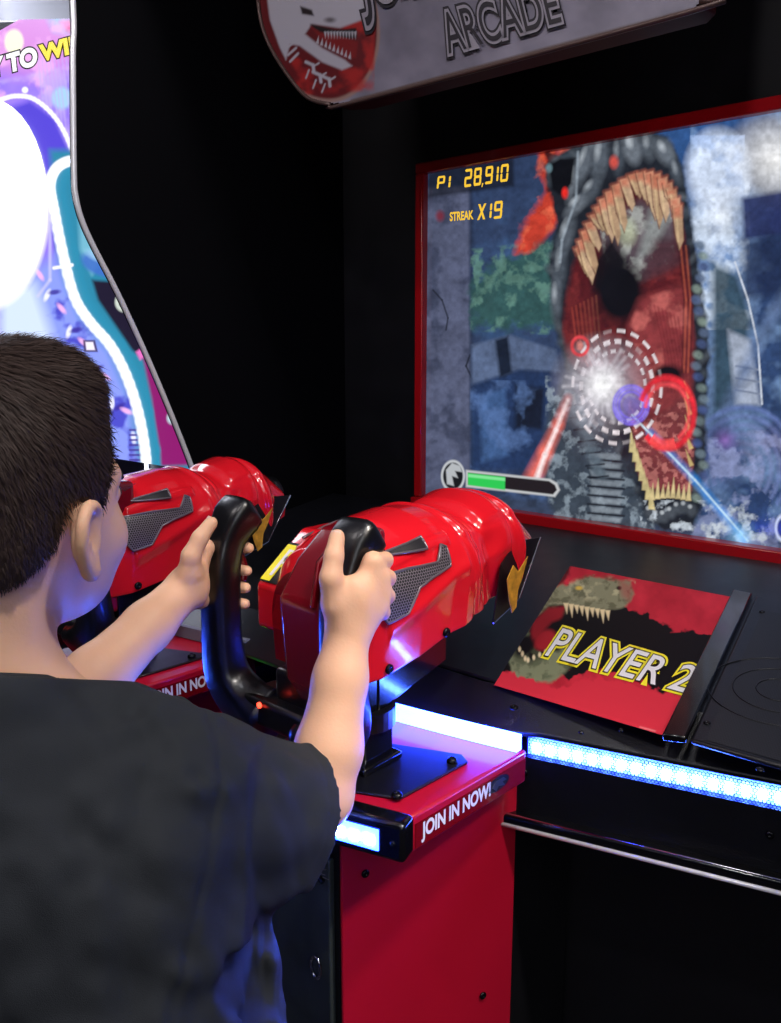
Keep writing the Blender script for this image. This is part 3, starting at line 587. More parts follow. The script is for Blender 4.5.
# --- gun ledges and pedestals (player two, and the copy for player one to its left)
M_baroff = mat('light_bar_unlit', (120, 125, 140), .4, rvar=.02)
M_green = mat('green_light', (40, 255, 90), .4, emit=(40, 255, 80), estr=4, rvar=.01)
def gun_station(du, second):
    zt = .80; h = .043
    o2 = np.array([du, 0])
    fr = np.array([.726, -.900]); fdir = -FU
    A1 = fr; A2 = fr + fdir * .25; A3 = np.array([A2[0], -.70]); A4 = np.array([.731, -.690])
    P = lambda a, z: (a[0] + du, a[1], z)
    L = mesh_obj('gun_ledge', *prism([P(a, zt - h) for a in (A1, A2, A3, A4)], (0, 0, h)), M_redpanel, CAB); bevel(L, .004, 3)
    # side face print
    ex = (A4 - A1) / np.linalg.norm(A4 - A1); no = np.array([ex[1], -ex[0]])
    # black printed band on the right part and the lettering
    def SP(s_, z, d=.0006): a = A1 + ex * s_ + no * d; return (a[0] + du, a[1], z)
    Ls = np.linalg.norm(A4 - A1)
    mesh_obj('side_strip', *prism([SP(.004, zt - h + .004), SP(Ls - .004, zt - h + .004), SP(Ls - .004, zt - .010), SP(.004, zt - .010)], (no[0] * .0005, no[1] * .0005, 0)), M_reddark, L)
    text_mesh('join_lettering', 'JOIN IN NOW!', [SP(.014, zt - h + .008, .0016), SP(.135, zt - h + .008, .0016), SP(.135, zt - .013, .0016), SP(.014, zt - .013, .0016)], M_white, L, offset=.035, spacing=.98)
    mesh_obj('side_emblem', *prism([SP(.150 + .022 * math.cos(a) , zt - .021 + .009 * math.sin(a), .001) for a in np.linspace(0, 2 * math.pi, 17)[:-1]], (no[0] * .0006, no[1] * .0006, 0)), M_printblk, L)
    mesh_obj('side_emblem', *prism([SP(x, z, .0018) for x, z in ((.138, zt - .022), (.146, zt - .016), (.160, zt - .016), (.166, zt - .021), (.158, zt - .021), (.163, zt - .027), (.150, zt - .024), (.146, zt - .029))], (no[0] * .0004, no[1] * .0004, 0)), M_steel, L)
    # front light box
    nf = np.array([FU[1], -FU[0]])
    def FP(s_, d, z): a = A1 + fdir * s_ + nf * d; return np.array((a[0] + du, a[1], z))
    bx = lambda s0, s1, d0, d1, z0, z1: prism([FP(s0, d0, z0), FP(s1, d0, z0), FP(s1, d1, z0), FP(s0, d1, z0)], (0, 0, z1 - z0))
    FB = mesh_obj('light_box', *bx(-.001, .25, -.006, .022, zt - h - .001, zt + .001), M_blackgloss, L); bevel(FB, .006, 3)
    mesh_obj('light_window', *bx(.028, .235, .0225, .0235, zt - .034, zt - .010), M_ledwin, FB)
    for k in range(11): mesh_obj('led', *bx(.034 + k * .0175, .044 + k * .0175, .0236, .0246, zt - .028, zt - .018), M_ledbox, FB)
    mesh_obj('screw', *disc(FP(.012, .022, zt - .022), (nf[0], nf[1], 0), .003, .002), M_screw, FB, smooth=True)
    # bright bar where the ledge meets the console
    bar = [(.50, -.748), (.57, -.738), (.65, -.724), (.728, -.708)]
    bp = smooth_path([(*b, 0) for b in bar], 5); Vb, Fb = [], []
    for p in bp: Vb += [(p[0] + du, p[1], zt + .002), (p[0] + du, p[1], zt + .022), (p[0] + du, p[1] + .01, zt + .022), (p[0] + du, p[1] + .01, zt + .002)]
    for i in range(len(bp) - 1):
        for k in range(4): Fb.append((i * 4 + k, i * 4 + (k + 1) % 4, i * 4 + 4 + (k + 1) % 4, i * 4 + 4 + k))
    Fb += [(0, 1, 2, 3), tuple(range(len(Vb) - 4, len(Vb)))]
    mesh_obj('light_bar', Vb, Fb, M_ledbar if second else M_baroff, L)
    if not second:
        plabel(mesh_obj('side_light', *prism([SP(.140, zt - h + .004, .002), SP(.147, zt - h + .004, .002), SP(.147, zt - .008, .002), SP(.140, zt - .008, .002)], (no[0] * .002, no[1] * .002, 0)), M_green, L), 'small green light')
    # mounting plate with bolts
    pl = [onz(x, y, zt) for x, y in ((366, 742), (462, 757), (468, 764), (402, 800), (392, 800), (330, 790))]
    PLT = mesh_obj('mounting_plate', *prism([(p[0] + du, p[1], zt) for p in pl], (0, 0, .004)), M_panelblk, L); bevel(PLT, .0015)
    for x, y in ((452, 762), (397, 797), (340, 782)):
        p = onz(x, y, zt + .004); mesh_obj('bolt', *disc((p[0] + du, p[1], zt + .004), (0, 0, 1), .0065, .006), M_screw, PLT, smooth=True)
    # pedestal: red side, black front
    Q = [(.615, -.90), (.70, -.668), (.70, -.52), (.40, -.52), (.40, -.90)]
    PD = mesh_obj('pedestal', *prism([(a + du, b, .0) for a, b in Q], (0, 0, zt - h)), M_black, CAB)
    e = np.array([.085, .232]); e = e / np.linalg.norm(e); nn = np.array([e[1], -e[0]])
    side = [(Q[0][0] + du + nn[0] * .001, Q[0][1] + nn[1] * .001), (Q[1][0] + du + nn[0] * .001, Q[1][1] + nn[1] * .001)]
    SPN = mesh_obj('red_side_panel', *prism([(*side[0], .01), (*side[1], .01), (*side[1], zt - h), (*side[0], zt - h)], (nn[0] * .006, nn[1] * .006, 0)), M_redpanel, PD); bevel(SPN, .002)
    for s_, z in ((.03, .68), (.2, .45), (.03, .3)): mesh_obj('screw', *disc((side[0][0] + e[0] * s_ + nn[0] * .007, side[0][1] + e[1] * s_ + nn[1] * .007, z), (nn[0], nn[1], 0), .005, .003), M_screw, PD, smooth=True)
    DR = mesh_obj('pedestal_door', *box((.41 + du, -.908, .05), (.607 + du, -.899, .70)), mat('scuffed_black', (50, 58, 60), .42, noise=.5, nscale=40, bump=.25, bscale=60, rvar=.15), PD); bevel(DR, .002)
    mesh_obj('latch_ring', *tube([(.588 + du + .008 * math.cos(a), -.914, .555 + .014 * math.sin(a)) for a in np.linspace(0, 2 * math.pi, 21)[:-1]], .0022, 8, True), M_chrome, DR, smooth=True)
    mesh_obj('hasp', *tube([(.46 + du, -.911, .735), (.60 + du, -.911, .672)], .0035, 8), M_blackgloss, PD)
    if second:   # scratches worn into the door
        SC = []
        for k in range(60):
            x = .455 + .13 * rng.random(); z = .63 + .05 * (x - .455) / .13 + .012 * rng.standard_normal(); l = .01 + .02 * rng.random(); a = .5 + .3 * rng.standard_normal()
            SC.append(tube([(x + du, -.9083, z), (x + du + l * math.cos(a), -.9083, z + l * math.sin(a))], .00035, 4))
        mesh_obj('scratches', *joinm(*SC), mat('scratch_bare', (150, 140, 120), .6, rvar=.02), DR)
    return L
gun_station(0, True); gun_station(-.52, False)

# --- header sign
MV = -.40
keep_poly = [(256, -60), (258, 0), (262, 25), (272, 50), (290, 78), (308, 98), (330, 104), (352, 103), (690, 12), (700, 2), (703, -60)]
def mk(x, y): return onv(x, y, MV)
hp = [mk(*p) for p in keep_poly]
hp[0] = np.array([hp[1][0], MV, 2.12]); hp[-1] = np.array([hp[-2][0], MV, 2.12])
HD = mesh_obj('header_sign', *prism([p + np.array([0, .004, 0]) for p in hp], (0, .05, 0)), M_hdside, CAB); bevel(HD, .003)
def paint_header(A):
    X, Y = A.X, A.Y; n = fbm(X * .03, Y * .03)[..., None]; A.C = lin((96, 92, 108)) * (1 - n) + lin((150, 144, 162)) * n
    A.ell(318, 18, 60, 86, (150, 118, 112), 1, 1, -.25); A.ell(318, 18, 57, 82, (96, 14, 22), 1, 1, -.25)
    A.mottle([(262, -40), (372, -60), (375, 90), (300, 95)], (176, 36, 34), .04, .8)
    w = (176, 172, 184)
    for k in range(12): A.line([(266 + k * 2.2, -10 + k * 6.5), (276 + k * 2, -7 + k * 5.5)], 2.2, w, .7)
    A.poly([(275, -60), (340, -60), (372, -20), (374, 0), (362, 20), (340, 28), (312, 24), (305, 34), (322, 48), (345, 60), (352, 66), (342, 70), (322, 62), (300, 46), (290, 44), (286, 60), (280, 48), (270, 20), (266, -10)], w, 1.2)
    A.poly([(310, 24), (336, 30), (356, 28), (357, 33), (356, 38), (336, 38), (318, 33)], (22, 12, 16), 1); A.poly([(310, 26), (322, 40), (345, 58), (356, 58), (358, 42), (340, 36), (320, 32)], (122, 20, 24), 1.2)
    for k in range(11): A.poly([(324 + k * 3, 31.5), (326.5 + k * 3, 31.5), (325.5 + k * 3, 39)], w, .5)
    for k in range(9): A.poly([(316 + k * 4, 43 + k * 1.9), (319 + k * 4, 44 + k * 1.9), (318.5 + k * 4, 36 + k * 2)], w, .5)
    A.poly([(300, 6), (312, 10), (314, 16), (302, 14)], (36, 24, 28), 1); A.ell(330, 20, 5, 2.5, (60, 50, 54), 1.5, .8)
    for x, y in ((306, 62), (313, 72), (322, 76)):
        A.line([(x, y), (x + 7, y + 3), (x + 8, y + 10)], 3, w, .7); A.line([(x + 3, y + 8), (x, y + 16)], 1.6, w, .6); A.line([(x + 8, y + 4), (x + 13, y + 1)], 1.6, w, .6)
    A.line([(352, 101), (690, 10)], 3, (92, 72, 62), 1)
lo = min(p[0] for p in hp); hi = max(p[0] for p in hp); zlo = min(p[2] for p in hp)
kp = np.array([pix(p) for p in hp])
def keepf(X, Y):
    ins = np.zeros(X.shape, bool); n = len(kp)
    for i in range(n):
        ax, ay = kp[i]; bx, by = kp[(i + 1) % n]; c = ((ay > Y) != (by > Y)); ins ^= c & (X < ax + (Y - ay) * (bx - ax) / ((by - ay) if abs(by - ay) > 1e-9 else 1e-9))
    return ins
HF = art_grid('header_face', (lo, MV + .002, zlo), (hi - lo, 0, 0), (0, 0, 2.12 - zlo), 460, 220, paint_header, mat_art('header_print', 0, .45), HD, keepf)
trim = smooth_path([p + np.array([0, -.0005, 0]) for p in hp[1:-1]], 4)
mesh_obj('sign_edge', *tube(trim, .0035, 8), mat('sign_edge_metal', (90, 70, 66), .4, metal=.3, rvar=.02), HD, smooth=True)
hv = lambda x, y: onv(x, y, MV - .0005); hv2 = lambda x, y: onv(x, y, MV - .0025)
M_hlet = mat('header_letter_grey', (150, 144, 156), .45, rvar=.03); M_hsh = mat('header_letter_shadow', (34, 28, 38), .5, rvar=.03)
for s_, q in (('ARCADE', [(449, 54), (562, 22), (553, -16), (438, 14)]), ('JURASSIC PARK', [(366, 26), (700, -72), (688, -150), (352, -58)])):
    text_mesh('header_lettering', s_, pxquad(hv, *q), M_hsh, HD, offset=.10)
    text_mesh('header_lettering', s_, pxquad(hv2, *q), M_hlet, HD, offset=.055)
    text_mesh('header_lettering', s_, pxquad(lambda x, y: onv(x, y, MV - .0032), *q), M_hsh, HD, offset=.0)
V, F = joinm(box((.05, -.35, 1.95), (.09, .012, 1.98)), box((.65, -.35, 1.95), (.69, .012, 1.98))); mesh_obj('sign_bracket', V, F, M_black, HD)

# ================================================================== MOUNTED GUNS
# gun frame: a = right, b = forward, c = up from the ledge top
def cw(b): return np.interp(b, [-.045, -.03, .0, .06, .115, .14, .155, .175, .24, .27, .285, .32, .335], [.060, .072, .082, .088, .088, .094, .092, .082, .081, .084, .078, .068, .05])
def ct(b): return np.interp(b, [-.045, -.03, .0, .05, .10, .135, .155, .175, .20, .235, .265, .29, .32, .335], [.235, .258, .272, .284, .289, .287, .278, .272, .284, .293, .288, .272, .245, .22])
def cb(b): return np.interp(b, [-.045, -.03, .0, .06, .12, .18, .24, .29, .335], [.118, .108, .110, .122, .137, .150, .162, .175, .19])
CA0 = .012
def cg(t):
    t = np.clip(t, 0, 1); u = np.clip((t - .42) / .58, 0, 1)
    return np.where(t < .42, .93 + .07 * t / .42, (1 - u ** 2.5) ** (1 / 2.1))
def surf(b, c, side=1):
    t = (c - cb(b)) / (ct(b) - cb(b)); return CA0 + side * cw(b) * cg(t)
def make_gun(num):
    root = empty('mounted_gun', (0, 0, 0), R(-42), None, 'arcade gun')
    # cowl: lofted sections
    bs = np.concatenate([np.linspace(-.045, .335, 150)]); nc = 40; V, F = [], []
    for b in bs:
        tt = np.concatenate([np.linspace(0, .42, 15), .42 + .58 * np.sin(np.linspace(0, math.pi / 2, 34))[1:]])
        right = [(CA0 + cw(b) * float(cg(t)), b, cb(b) + t * (ct(b) - cb(b))) for t in tt]; left = [(2 * CA0 - p[0], p[1], p[2]) for p in right[::-1][1:]]
        V += right + left
    m_ = len(right) + len(left)
    for i in range(len(bs) - 1):
        for k in range(m_): F.append((i * m_ + k, i * m_ + (k + 1) % m_, (i + 1) * m_ + (k + 1) % m_, (i + 1) * m_ + k))
    F += [tuple(range(m_)), tuple(range((len(bs) - 1) * m_, len(bs) * m_))]
    V = np.array(V); b_, c_ = V[:, 1], V[:, 2]; s_ = np.sign(V[:, 0] - CA0)
    tc_ = (c_ - cb(b_)) / (ct(b_) - cb(b_))
    gb = lambda x, y, w: np.exp(-((b_ - x) / w) ** 2)
    ridge = .004 * np.exp(-((c_ - (.175 + (b_ - .02) * .42)) / .010) ** 2) * (b_ > .005) * (b_ < .14)      # crease under the mesh vent
    dent = -.008 * np.exp(-((b_ - .205) / .018) ** 2) * np.exp(-((tc_ - .62) / .13) ** 2)                  # square recess on the front hump
    rib = .0055 * np.exp(-(np.abs(b_ - .146 - .035 * (1 - tc_)) / .010) ** 4) + .0045 * np.exp(-(np.abs(b_ - .258 - .02 * (1 - tc_)) / .008) ** 4) - .004 * np.exp(-((b_ - .185 - .03 * (1 - tc_)) / .010) ** 2)
    rib = rib + .004 * np.exp(-(np.abs(tc_ - .80 + 0 * b_) / .035) ** 4) * (b_ > .0) * (b_ < .12) + .0035 * (1 / (1 + np.exp(-(tc_ - .47) * 60))) * (b_ > .165) * (b_ < .245)
    V[:, 0] += s_ * (ridge + dent + rib); V[:, 2] += np.where(tc_ > .8, rib, 0)
    cowl = np_mesh('cowl', V, np.array([f for f in F if len(f) == 4]), M_red, root)
    mesh_obj('cowl_end', [tuple(v) for v in V[:m_]], [tuple(range(m_))], M_reddark, cowl); mesh_obj('cowl_end', [tuple(v) for v in V[-m_:]], [tuple(range(m_))], M_reddark, cowl)
    sd = cowl.modifiers.new('sub', 'SUBSURF'); sd.levels = sd.render_levels = 1
    def patch(name, poly, m, side=1, lift=.0012, par=cowl, uvs=False):
        # polygon in (b, c) draped on the cowl's side
        bmm = bmesh.new(); vs = [bmm.verts.new((0, x, y)) for x, y in poly]; bmm.faces.new(vs)
        bmesh.ops.triangulate(bmm, faces=bmm.faces); 
        for _ in range(3): bmesh.ops.subdivide_edges(bmm, edges=bmm.edges, cuts=1, use_grid_fill=True)
        me = bpy.data.meshes.new(name); 
        uvl = bmm.loops.layers.uv.new('UVMap')
        for f in bmm.faces:
            for l in f.loops: l[uvl].uv = (l.vert.co.y, l.vert.co.z)
        for v in bmm.verts: v.co.x = float(surf(v.co.y, v.co.z, side)) + side * (lift + .0035)
        bmesh.ops.recalc_face_normals(bmm, faces=bmm.faces); bmm.to_mesh(me); bmm.free(); me.materials.append(m)
        o = bpy.data.objects.new(name, me); col.objects.link(o); o.parent = par
        loop = []
        for i in range(len(poly)):
            (x0, y0), (x1, y1) = poly[i], poly[(i + 1) % len(poly)]
            for k in range(5): x, y = x0 + (x1 - x0) * k / 5, y0 + (y1 - y0) * k / 5; loop.append((float(surf(x, y, side)) + side * (lift + .0035), x, y))
        mesh_obj(name + '_rim', *tube(loop, .0016, 6, True), M_frame, o, smooth=True); return o
    def sp(x, y, u=.655): p = onu(x, y, u); return (p[1] + .85, p[2] - .80)
    mesh_poly = [sp(*p) for p in ((384, 583), (416, 570), (442, 563), (450, 546), (454, 548), (453, 566), (433, 579), (422, 588), (411, 614), (393, 625), (384, 611))]
    slot_poly = [sp(x, y, .645) for x, y in ((392, 557), (430, 538), (429, 549), (398, 557))]
    M_mesh = MATS.get('vm') or mat_dots('vent_mesh', (126, 116, 124), 270, .40, False, .4); MATS['vm'] = M_mesh
    for sd_ in (1, -1):
        patch('mesh_vent', mesh_poly, M_mesh, sd_); patch('slot_vent', slot_poly, mat('slot_dark', (30, 28, 34), .4, rvar=.02), sd_, lift=.0052)
        for (x, y) in ((452, 634), (398, 672), (487, 606)):
            b, c = sp(x, y); mesh_obj('screw', *disc((surf(b, c, sd_) + sd_ * .001, b, c), (sd_, 0, 0), .006, .004), M_screw, cowl, smooth=True)
    # front side plates carrying the amber print
    V, F = joinm(*[box((CA0 + s * .070 - .0015, .245, .150), (CA0 + s * .070 + .0015, .385, .215)) for s in (1, -1)])
    for s in (1, -1):
        P = [(CA0 + s * .088, .235, .140), (CA0 + s * .084, .300, .158), (CA0 + s * .078, .358, .232), (CA0 + s * .078, .300, .236), (CA0 + s * .088, .25, .215)]
        P = [(a_[0], a_[1] - .036, a_[2] - .006) for a_ in P]; FP_ = mesh_obj('side_plate', *prism(P, (s * -.002, 0, 0)), M_steel if s < 0 else M_printblk, root)
        mesh_obj('plate_edge', *tube([P[0], P[1], P[2]], .0013, 6), M_chrome, FP_)
        if s > 0:
            Pm = [(CA0 + .0895, .262, .200), (CA0 + .0895, .268, .172), (CA0 + .089, .276, .152), (CA0 + .089, .286, .158), (CA0 + .088, .290, .18), (CA0 + .088, .300, .196), (CA0 + .088, .312, .222), (CA0 + .088, .290, .205), (CA0 + .088, .278, .216)]
            Pm = [(a_[0] + .0055, a_[1] - .046, a_[2] - .010) for a_ in Pm]; am = bpy.data.materials.get('amber_print') or mat('amber_print', (236, 140, 40), .4, noise=.9, nscale=90)
            mesh_obj('amber_print', *prism(Pm, (.0012, 0, 0)), am, FP_)
    mz = mesh_obj('muzzle', *tube([(CA0, .325, .218), (CA0, .338, .22), (CA0, .350, .222), (CA0, .351, .222)], [.034, .031, .028, .020], 20), M_rubber, root, smooth=True)
    # rear deck between the handles with the numbered sticker
    dk = [(-.078, -.045, .150), (-.078, -.045, .205), (-.078, .03, .262), (-.078, .08, .262), (-.078, .08, .150)]
    DK = mesh_obj('rear_deck', *prism(dk, (.12, 0, 0)), M_red, root); bevel(DK, .006, 3)
    # sloped sticker
    dn = np.array([0, -.605, .796])
    def dp(a, f, l=.0012): return np.array([a - .024, -.045 + .075 * f, .205 + .057 * f]) + dn * l
    mesh_obj('deck_sticker', *prism([dp(-.050, .05), dp(.052, .05), dp(.052, .72), dp(-.050, .72)], dn * .0005), M_printblk, DK)
    text_mesh('deck_lettering', num, [dp(-.046, .10, .0022), dp(.045, .10, .0022), dp(.045, .66, .0022), dp(-.046, .66, .0022)], M_yellow, DK, offset=.035)
    text_mesh('deck_lettering', num, [dp(-.042, .14, .0028), dp(.041, .14, .0028), dp(.041, .62, .0028), dp(-.042, .62, .0028)], M_white, DK, offset=-.02)
    # dark red shroud carrying the right-hand grip, and its mirror image
    for s in (1,):
        sh = [(.022, -.058, .085), (.022, -.080, .12), (.022, -.088, .215), (.022, -.060, .254), (.022, -.02, .285), (.022, .02, .285), (.022, .02, .085)]
        bevel(mesh_obj('grip_shroud', *prism([(CA0 - .0 + p[0] - .022 + .0, p[1], p[2]) for p in sh], (.066, 0, 0)), M_reddark, root), .007, 3)
    # two upright grips
    for s in (1, -1):
        a0 = .095 if s > 0 else -.112
        path = smooth_path([(a0 * .38, -.055, .046), (a0 * .72, -.060, .056), (a0 * .97, -.066, .084), (a0 * 1.02, -.070, .13), (a0, -.070, .215), (a0 * 1.0, -.062, .252), (a0 * .98, -.046, .280), (a0 * .97, -.030, .294)], 5)
        wa = np.interp(np.linspace(0, 1, len(path)), [0, .2, .45, .72, .86, .95, 1], [.034, .029, .0225, .0215, .027, .026, .017]); wb = wa * .86
        Vg, Fg = [], []; sg = 20
        for i, p in enumerate(path):
            t_ = path[min(i + 1, len(path) - 1)] - path[max(i - 1, 0)]; t_ = t_ / np.linalg.norm(t_); ax = np.array([1., 0, 0]); ax = ax - t_ * (ax @ t_); ax /= np.linalg.norm(ax); by = np.cross(t_, ax)
            for k in range(sg):
                th = 2 * math.pi * k / sg; c, s2 = math.cos(th), math.sin(th); e_ = .5
                Vg.append(p + ax * wa[i] * np.sign(c) * abs(c) ** e_ + by * wb[i] * np.sign(s2) * abs(s2) ** e_)
        for i in range(len(path) - 1):
            for k in range(sg): Fg.append((i * sg + k, i * sg + (k + 1) % sg, (i + 1) * sg + (k + 1) % sg, (i + 1) * sg + k))
        n0 = len(Vg); Vg += [path[0], path[-1] + np.array([0, .008, .004])]
        for k in range(sg): Fg.append((k, (k + 1) % sg, n0)); Fg.append(((len(path) - 1) * sg + k, (len(path) - 1) * sg + (k + 1) % sg, n0 + 1))
        G = mesh_obj('handle', Vg, Fg, M_rubber, root, smooth=True)
        # red insert on the outer-left of the grip head and trigger
        ins = [(a0 - .029, -.090, .215), (a0 - .031, -.078, .262), (a0 - .027, -.050, .288), (a0 - .026, -.035, .286), (a0 - .031, -.052, .256), (a0 - .029, -.068, .210)]
        bevel(mesh_obj('red_insert', *prism(ins, (.008, -.004, .0)), M_reddark, G), .002)
        mesh_obj('trigger', *tube(smooth_path([(a0, -.040, .235), (a0, -.034, .215), (a0, -.038, .20)], 4), .005, 8), M_reddark, G, smooth=True)
        for c in (.13, .19): mesh_obj('screw', *disc((a0 * (1 if c > .15 else .97) + .0, -.086, c), (0, -1, 0), .0025, .002), M_screw, G, smooth=True)
    # yoke, post and box under the cowl
    V, F = joinm(box((-.075, -.080, .045), (.085, -.02, .078)), box((-.03, -.060, .07), (.05, .00, .115))); bevel(mesh_obj('yoke', V, F, M_rubber, root), .006, 3)
    bevel(mesh_obj('pivot_post', *joinm(box((.028, -.022, .004), (.080, .028, .12)), box((.020, -.030, .004), (.088, .036, .014))), M_blackgloss, root), .003)
    mesh_obj('collar', *tube([(.055, .003, .052), (.055, .003, .074)], .038, 28), M_rubber, root)
    bevel(mesh_obj('motor_box', *prism([(.000, -.000, .072), (.000, .125, .100), (.000, .125, .155), (.000, -.000, .125)], (.082, 0, 0)), M_blackgloss, root), .002)
    mesh_obj('indicator_light', *tube([(-.03, -.082, .075), (-.03, -.084, .075)], .0035, 12), mat('red_indicator', (255, 40, 30), .3, emit=(255, 60, 40), estr=6, rvar=.01), root)
    return root
def copy_tree(o, parent=None):
    c = o.copy(); col.objects.link(c); c.parent = parent
    for ch in list(o.children): copy_tree(ch, c)
    return c
gun = make_gun('P2'); gun['group'] = 'mounted arcade guns'
g2 = make_gun('P1'); g2['group'] = 'mounted arcade guns'
gun.location = toW((.55, -.85, .80)); g2.location = toW((.03, -.85, .80))
for g_ in (gun, g2): g_.location.z = .8
gun['label'] = 'glossy red mounted arcade gun with black grips held in the boy\'s hands'
g2['label'] = 'red mounted arcade gun standing unused behind the boy\'s head and left forearm'

# ================================================================== NEIGHBOURING MACHINE
NB = empty('arcade_machine', toW((-.75, -.1, 0)), R(-42), 'brightly lit purple and white arcade machine beyond the black side panel', 'arcade machine')
def NL(p): return np.asarray(p, float) - np.array([-.75, -.1, 0])
NVP = -.14
def paint_nb(A):
    X, Y = A.X, A.Y; n = fbm(X * .02, Y * .02)[..., None]; A.C = lin((96, 74, 214)) * (1 - n) + lin((176, 142, 250)) * n
    A.poly([(-60, 10), (90, 0), (90, 55), (50, 80), (-60, 60)], (214, 140, 214), 12, .9); A.poly([(45, 10), (90, 10), (90, 35), (55, 30)], (140, 196, 232), 6, .9); A.poly([(60, 22), (80, 18), (80, 38), (66, 30)], (224, 80, 150), 3)
    A.mottle([(-40, 10), (90, 0), (90, 100), (-40, 100)], (236, 176, 236), .05, .7); A.mottle([(-40, 90), (90, 60), (90, 200), (-40, 300)], (206, 186, 255), .04, .5)
    A.ell(14, 42, 9, 12, (250, 250, 214), 2); A.ell(62, 98, 10, 11, (160, 200, 240), 2); A.ell(25, 90, 3, 3, (250, 250, 255), 1)
    for k in range(9): A.line([(38 + k * 4, 58), (46 + k * 4.4, 130 + 8 * (k % 3))], 1.2, (190, 170, 250), 1, .6)
    A.poly([(8, 108), (30, 100), (55, 118), (80, 170), (84, 240), (60, 260), (40, 200), (25, 150)], (82, 66, 206), 4)
    A.line([tuple(q_) for q_ in smooth_path([(0, 100), (15, 96), (34, 99), (54, 116), (68, 140), (78, 172)], 5)], 4, (244, 240, 255), 1)
    A.poly([(50, 150), (84, 150), (90, 230), (140, 300), (200, 470), (150, 490), (60, 300)], (40, 128, 160), 4)
    A.poly([(78, 200), (92, 230), (100, 260), (92, 275), (80, 250)], (120, 184, 206), 3, .8); A.poly([(72, 188), (78, 188), (80, 202), (73, 200)], (214, 40, 80), 1)
    A.ell(100, 265, 20, 10, (60, 104, 190), 2, .9, .4); A.ell(98, 256, 12, 5, (150, 196, 230), 2, .8, .4)
    A.poly([(92, 280), (118, 282), (160, 372), (132, 350), (98, 300)], (28, 22, 44), 2); A.ell(124, 302, 9, 10, (196, 206, 196), 1.2)
    for a in range(5): A.ell(124 + 4.5 * math.cos(a * 1.26), 302 + 5 * math.sin(a * 1.26), 1.2, 1.3, (90, 100, 100), .6)
    A.poly([(140, 345), (165, 370), (200, 465), (160, 466), (152, 400)], (134, 24, 104), 2); A.poly([(136, 352), (150, 342), (152, 352), (140, 360)], (224, 110, 190), 1.5); A.ell(172, 418, 5, 6, (180, 206, 216), 1.5)
    A.poly([(0, 290), (55, 255), (82, 318), (110, 350), (132, 400), (138, 470), (100, 480), (0, 480)], (134, 150, 238), 8); A.mottle([(0, 290), (60, 260), (110, 340), (138, 420), (138, 480), (0, 480)], (64, 60, 190), .05, .9)
    A.poly([(0, 285), (35, 285), (55, 345), (60, 400), (0, 400)], (206, 222, 250), 8, .95)
    for k in range(14): A.ell(40 + 7.2 * k, 275 + 12 * k + 9 * math.sin(k * 2), 6, 2.4, ((240, 180, 232), (240, 240, 255), (60, 46, 150))[k % 3], 1, .9, 1 + k)
    A.poly([(83, 340), (95, 340), (98, 352), (84, 352)], (60, 40, 90), .8, .9); A.poly([(85.5, 342), (93, 342), (95, 350), (86.5, 350)], (250, 240, 255), .8, .9)
    for k in range(8): A.line([(130, 430 + k * 5), (141, 430 + k * 5)], 2, (70, 60, 150), .6)
    neon = [(80, 160), (66, 162), (55, 170), (50, 186), (54, 210), (62, 250), (74, 296), (90, 322), (110, 345), (126, 375), (138, 412), (145, 450), (147, 480)]
    A.line([(p[0] + 9, p[1]) for p in neon], 12, (36, 132, 166), 2); neon = [tuple(q_) for q_ in smooth_path(neon, 4)]; A.line(neon, 9, (250, 253, 255), 1.8)
    A.ell(-16, 205, 64, 104, (255, 255, 255), 3, 1, -.05); A.line([(-10, 100), (14, 112), (38, 160), (50, 220), (50, 280), (38, 296)], 3, (206, 202, 240), 1.2, .6); A.line([(54, 268), (72, 265)], 3, (250, 250, 255), 1)
M_nb = mat_art('backlit_graphics', 1.25, .3)
a = np.array([-1.5, NVP, 1.0]); NBW = 1.16
q1, q2 = onv(-10, 20, NVP), onv(75, 18, NVP); zt_ = lambda u: q1[2] + (u - q1[0]) * (q2[2] - q1[2]) / (q2[0] - q1[0])
body = mesh_obj('machine_body', *prism([NL((-2.12, NVP + .004, 0)), NL((-.32, NVP + .004, 0)), NL((-.32, NVP + .004, zt_(-.32))), NL((-2.12, NVP + .004, max(1.2, zt_(-2.12))))], (0, .6, 0)), mat('machine_side_dark', (24, 22, 40), .4, rvar=.05), NB); bevel(body, .006)
def art_grid_off(name, origin, eu, ew, nu, nv, paint, m, parent, off):
    o = art_grid(name, origin, eu, ew, nu, nv, paint, m, parent, lambda X, Y: Y > 20.5 - X * .02)
    n = len(o.data.vertices); co = np.empty(n * 3, np.float32); o.data.vertices.foreach_get('co', co); co = co.reshape(-1, 3) - np.asarray(off, np.float32); o.data.vertices.foreach_set('co', co.ravel()); o.data.update(); return o
FACE = art_grid_off('lit_front', (-2.1, NVP, .95), (1.77, 0, 0), (0, 0, 1.35), 760, 600, paint_nb, M_nb, NB, (-.75, -.1, 0))
M_neon = mat('neon_tube', (250, 250, 255), .4, emit=(225, 235, 255), estr=3.2, rvar=.01)
nb_pts = [NL(onv(x, y, NVP - .006)) for x, y in [(80, 160), (66, 162), (55, 170), (50, 186), (54, 210), (62, 250), (74, 296), (90, 322), (110, 345), (126, 375), (138, 412), (145, 450), (147, 480)]]
mesh_obj('neon_tube', *tube(smooth_path(nb_pts, 5), .0055, 8), M_neon, FACE, smooth=True)
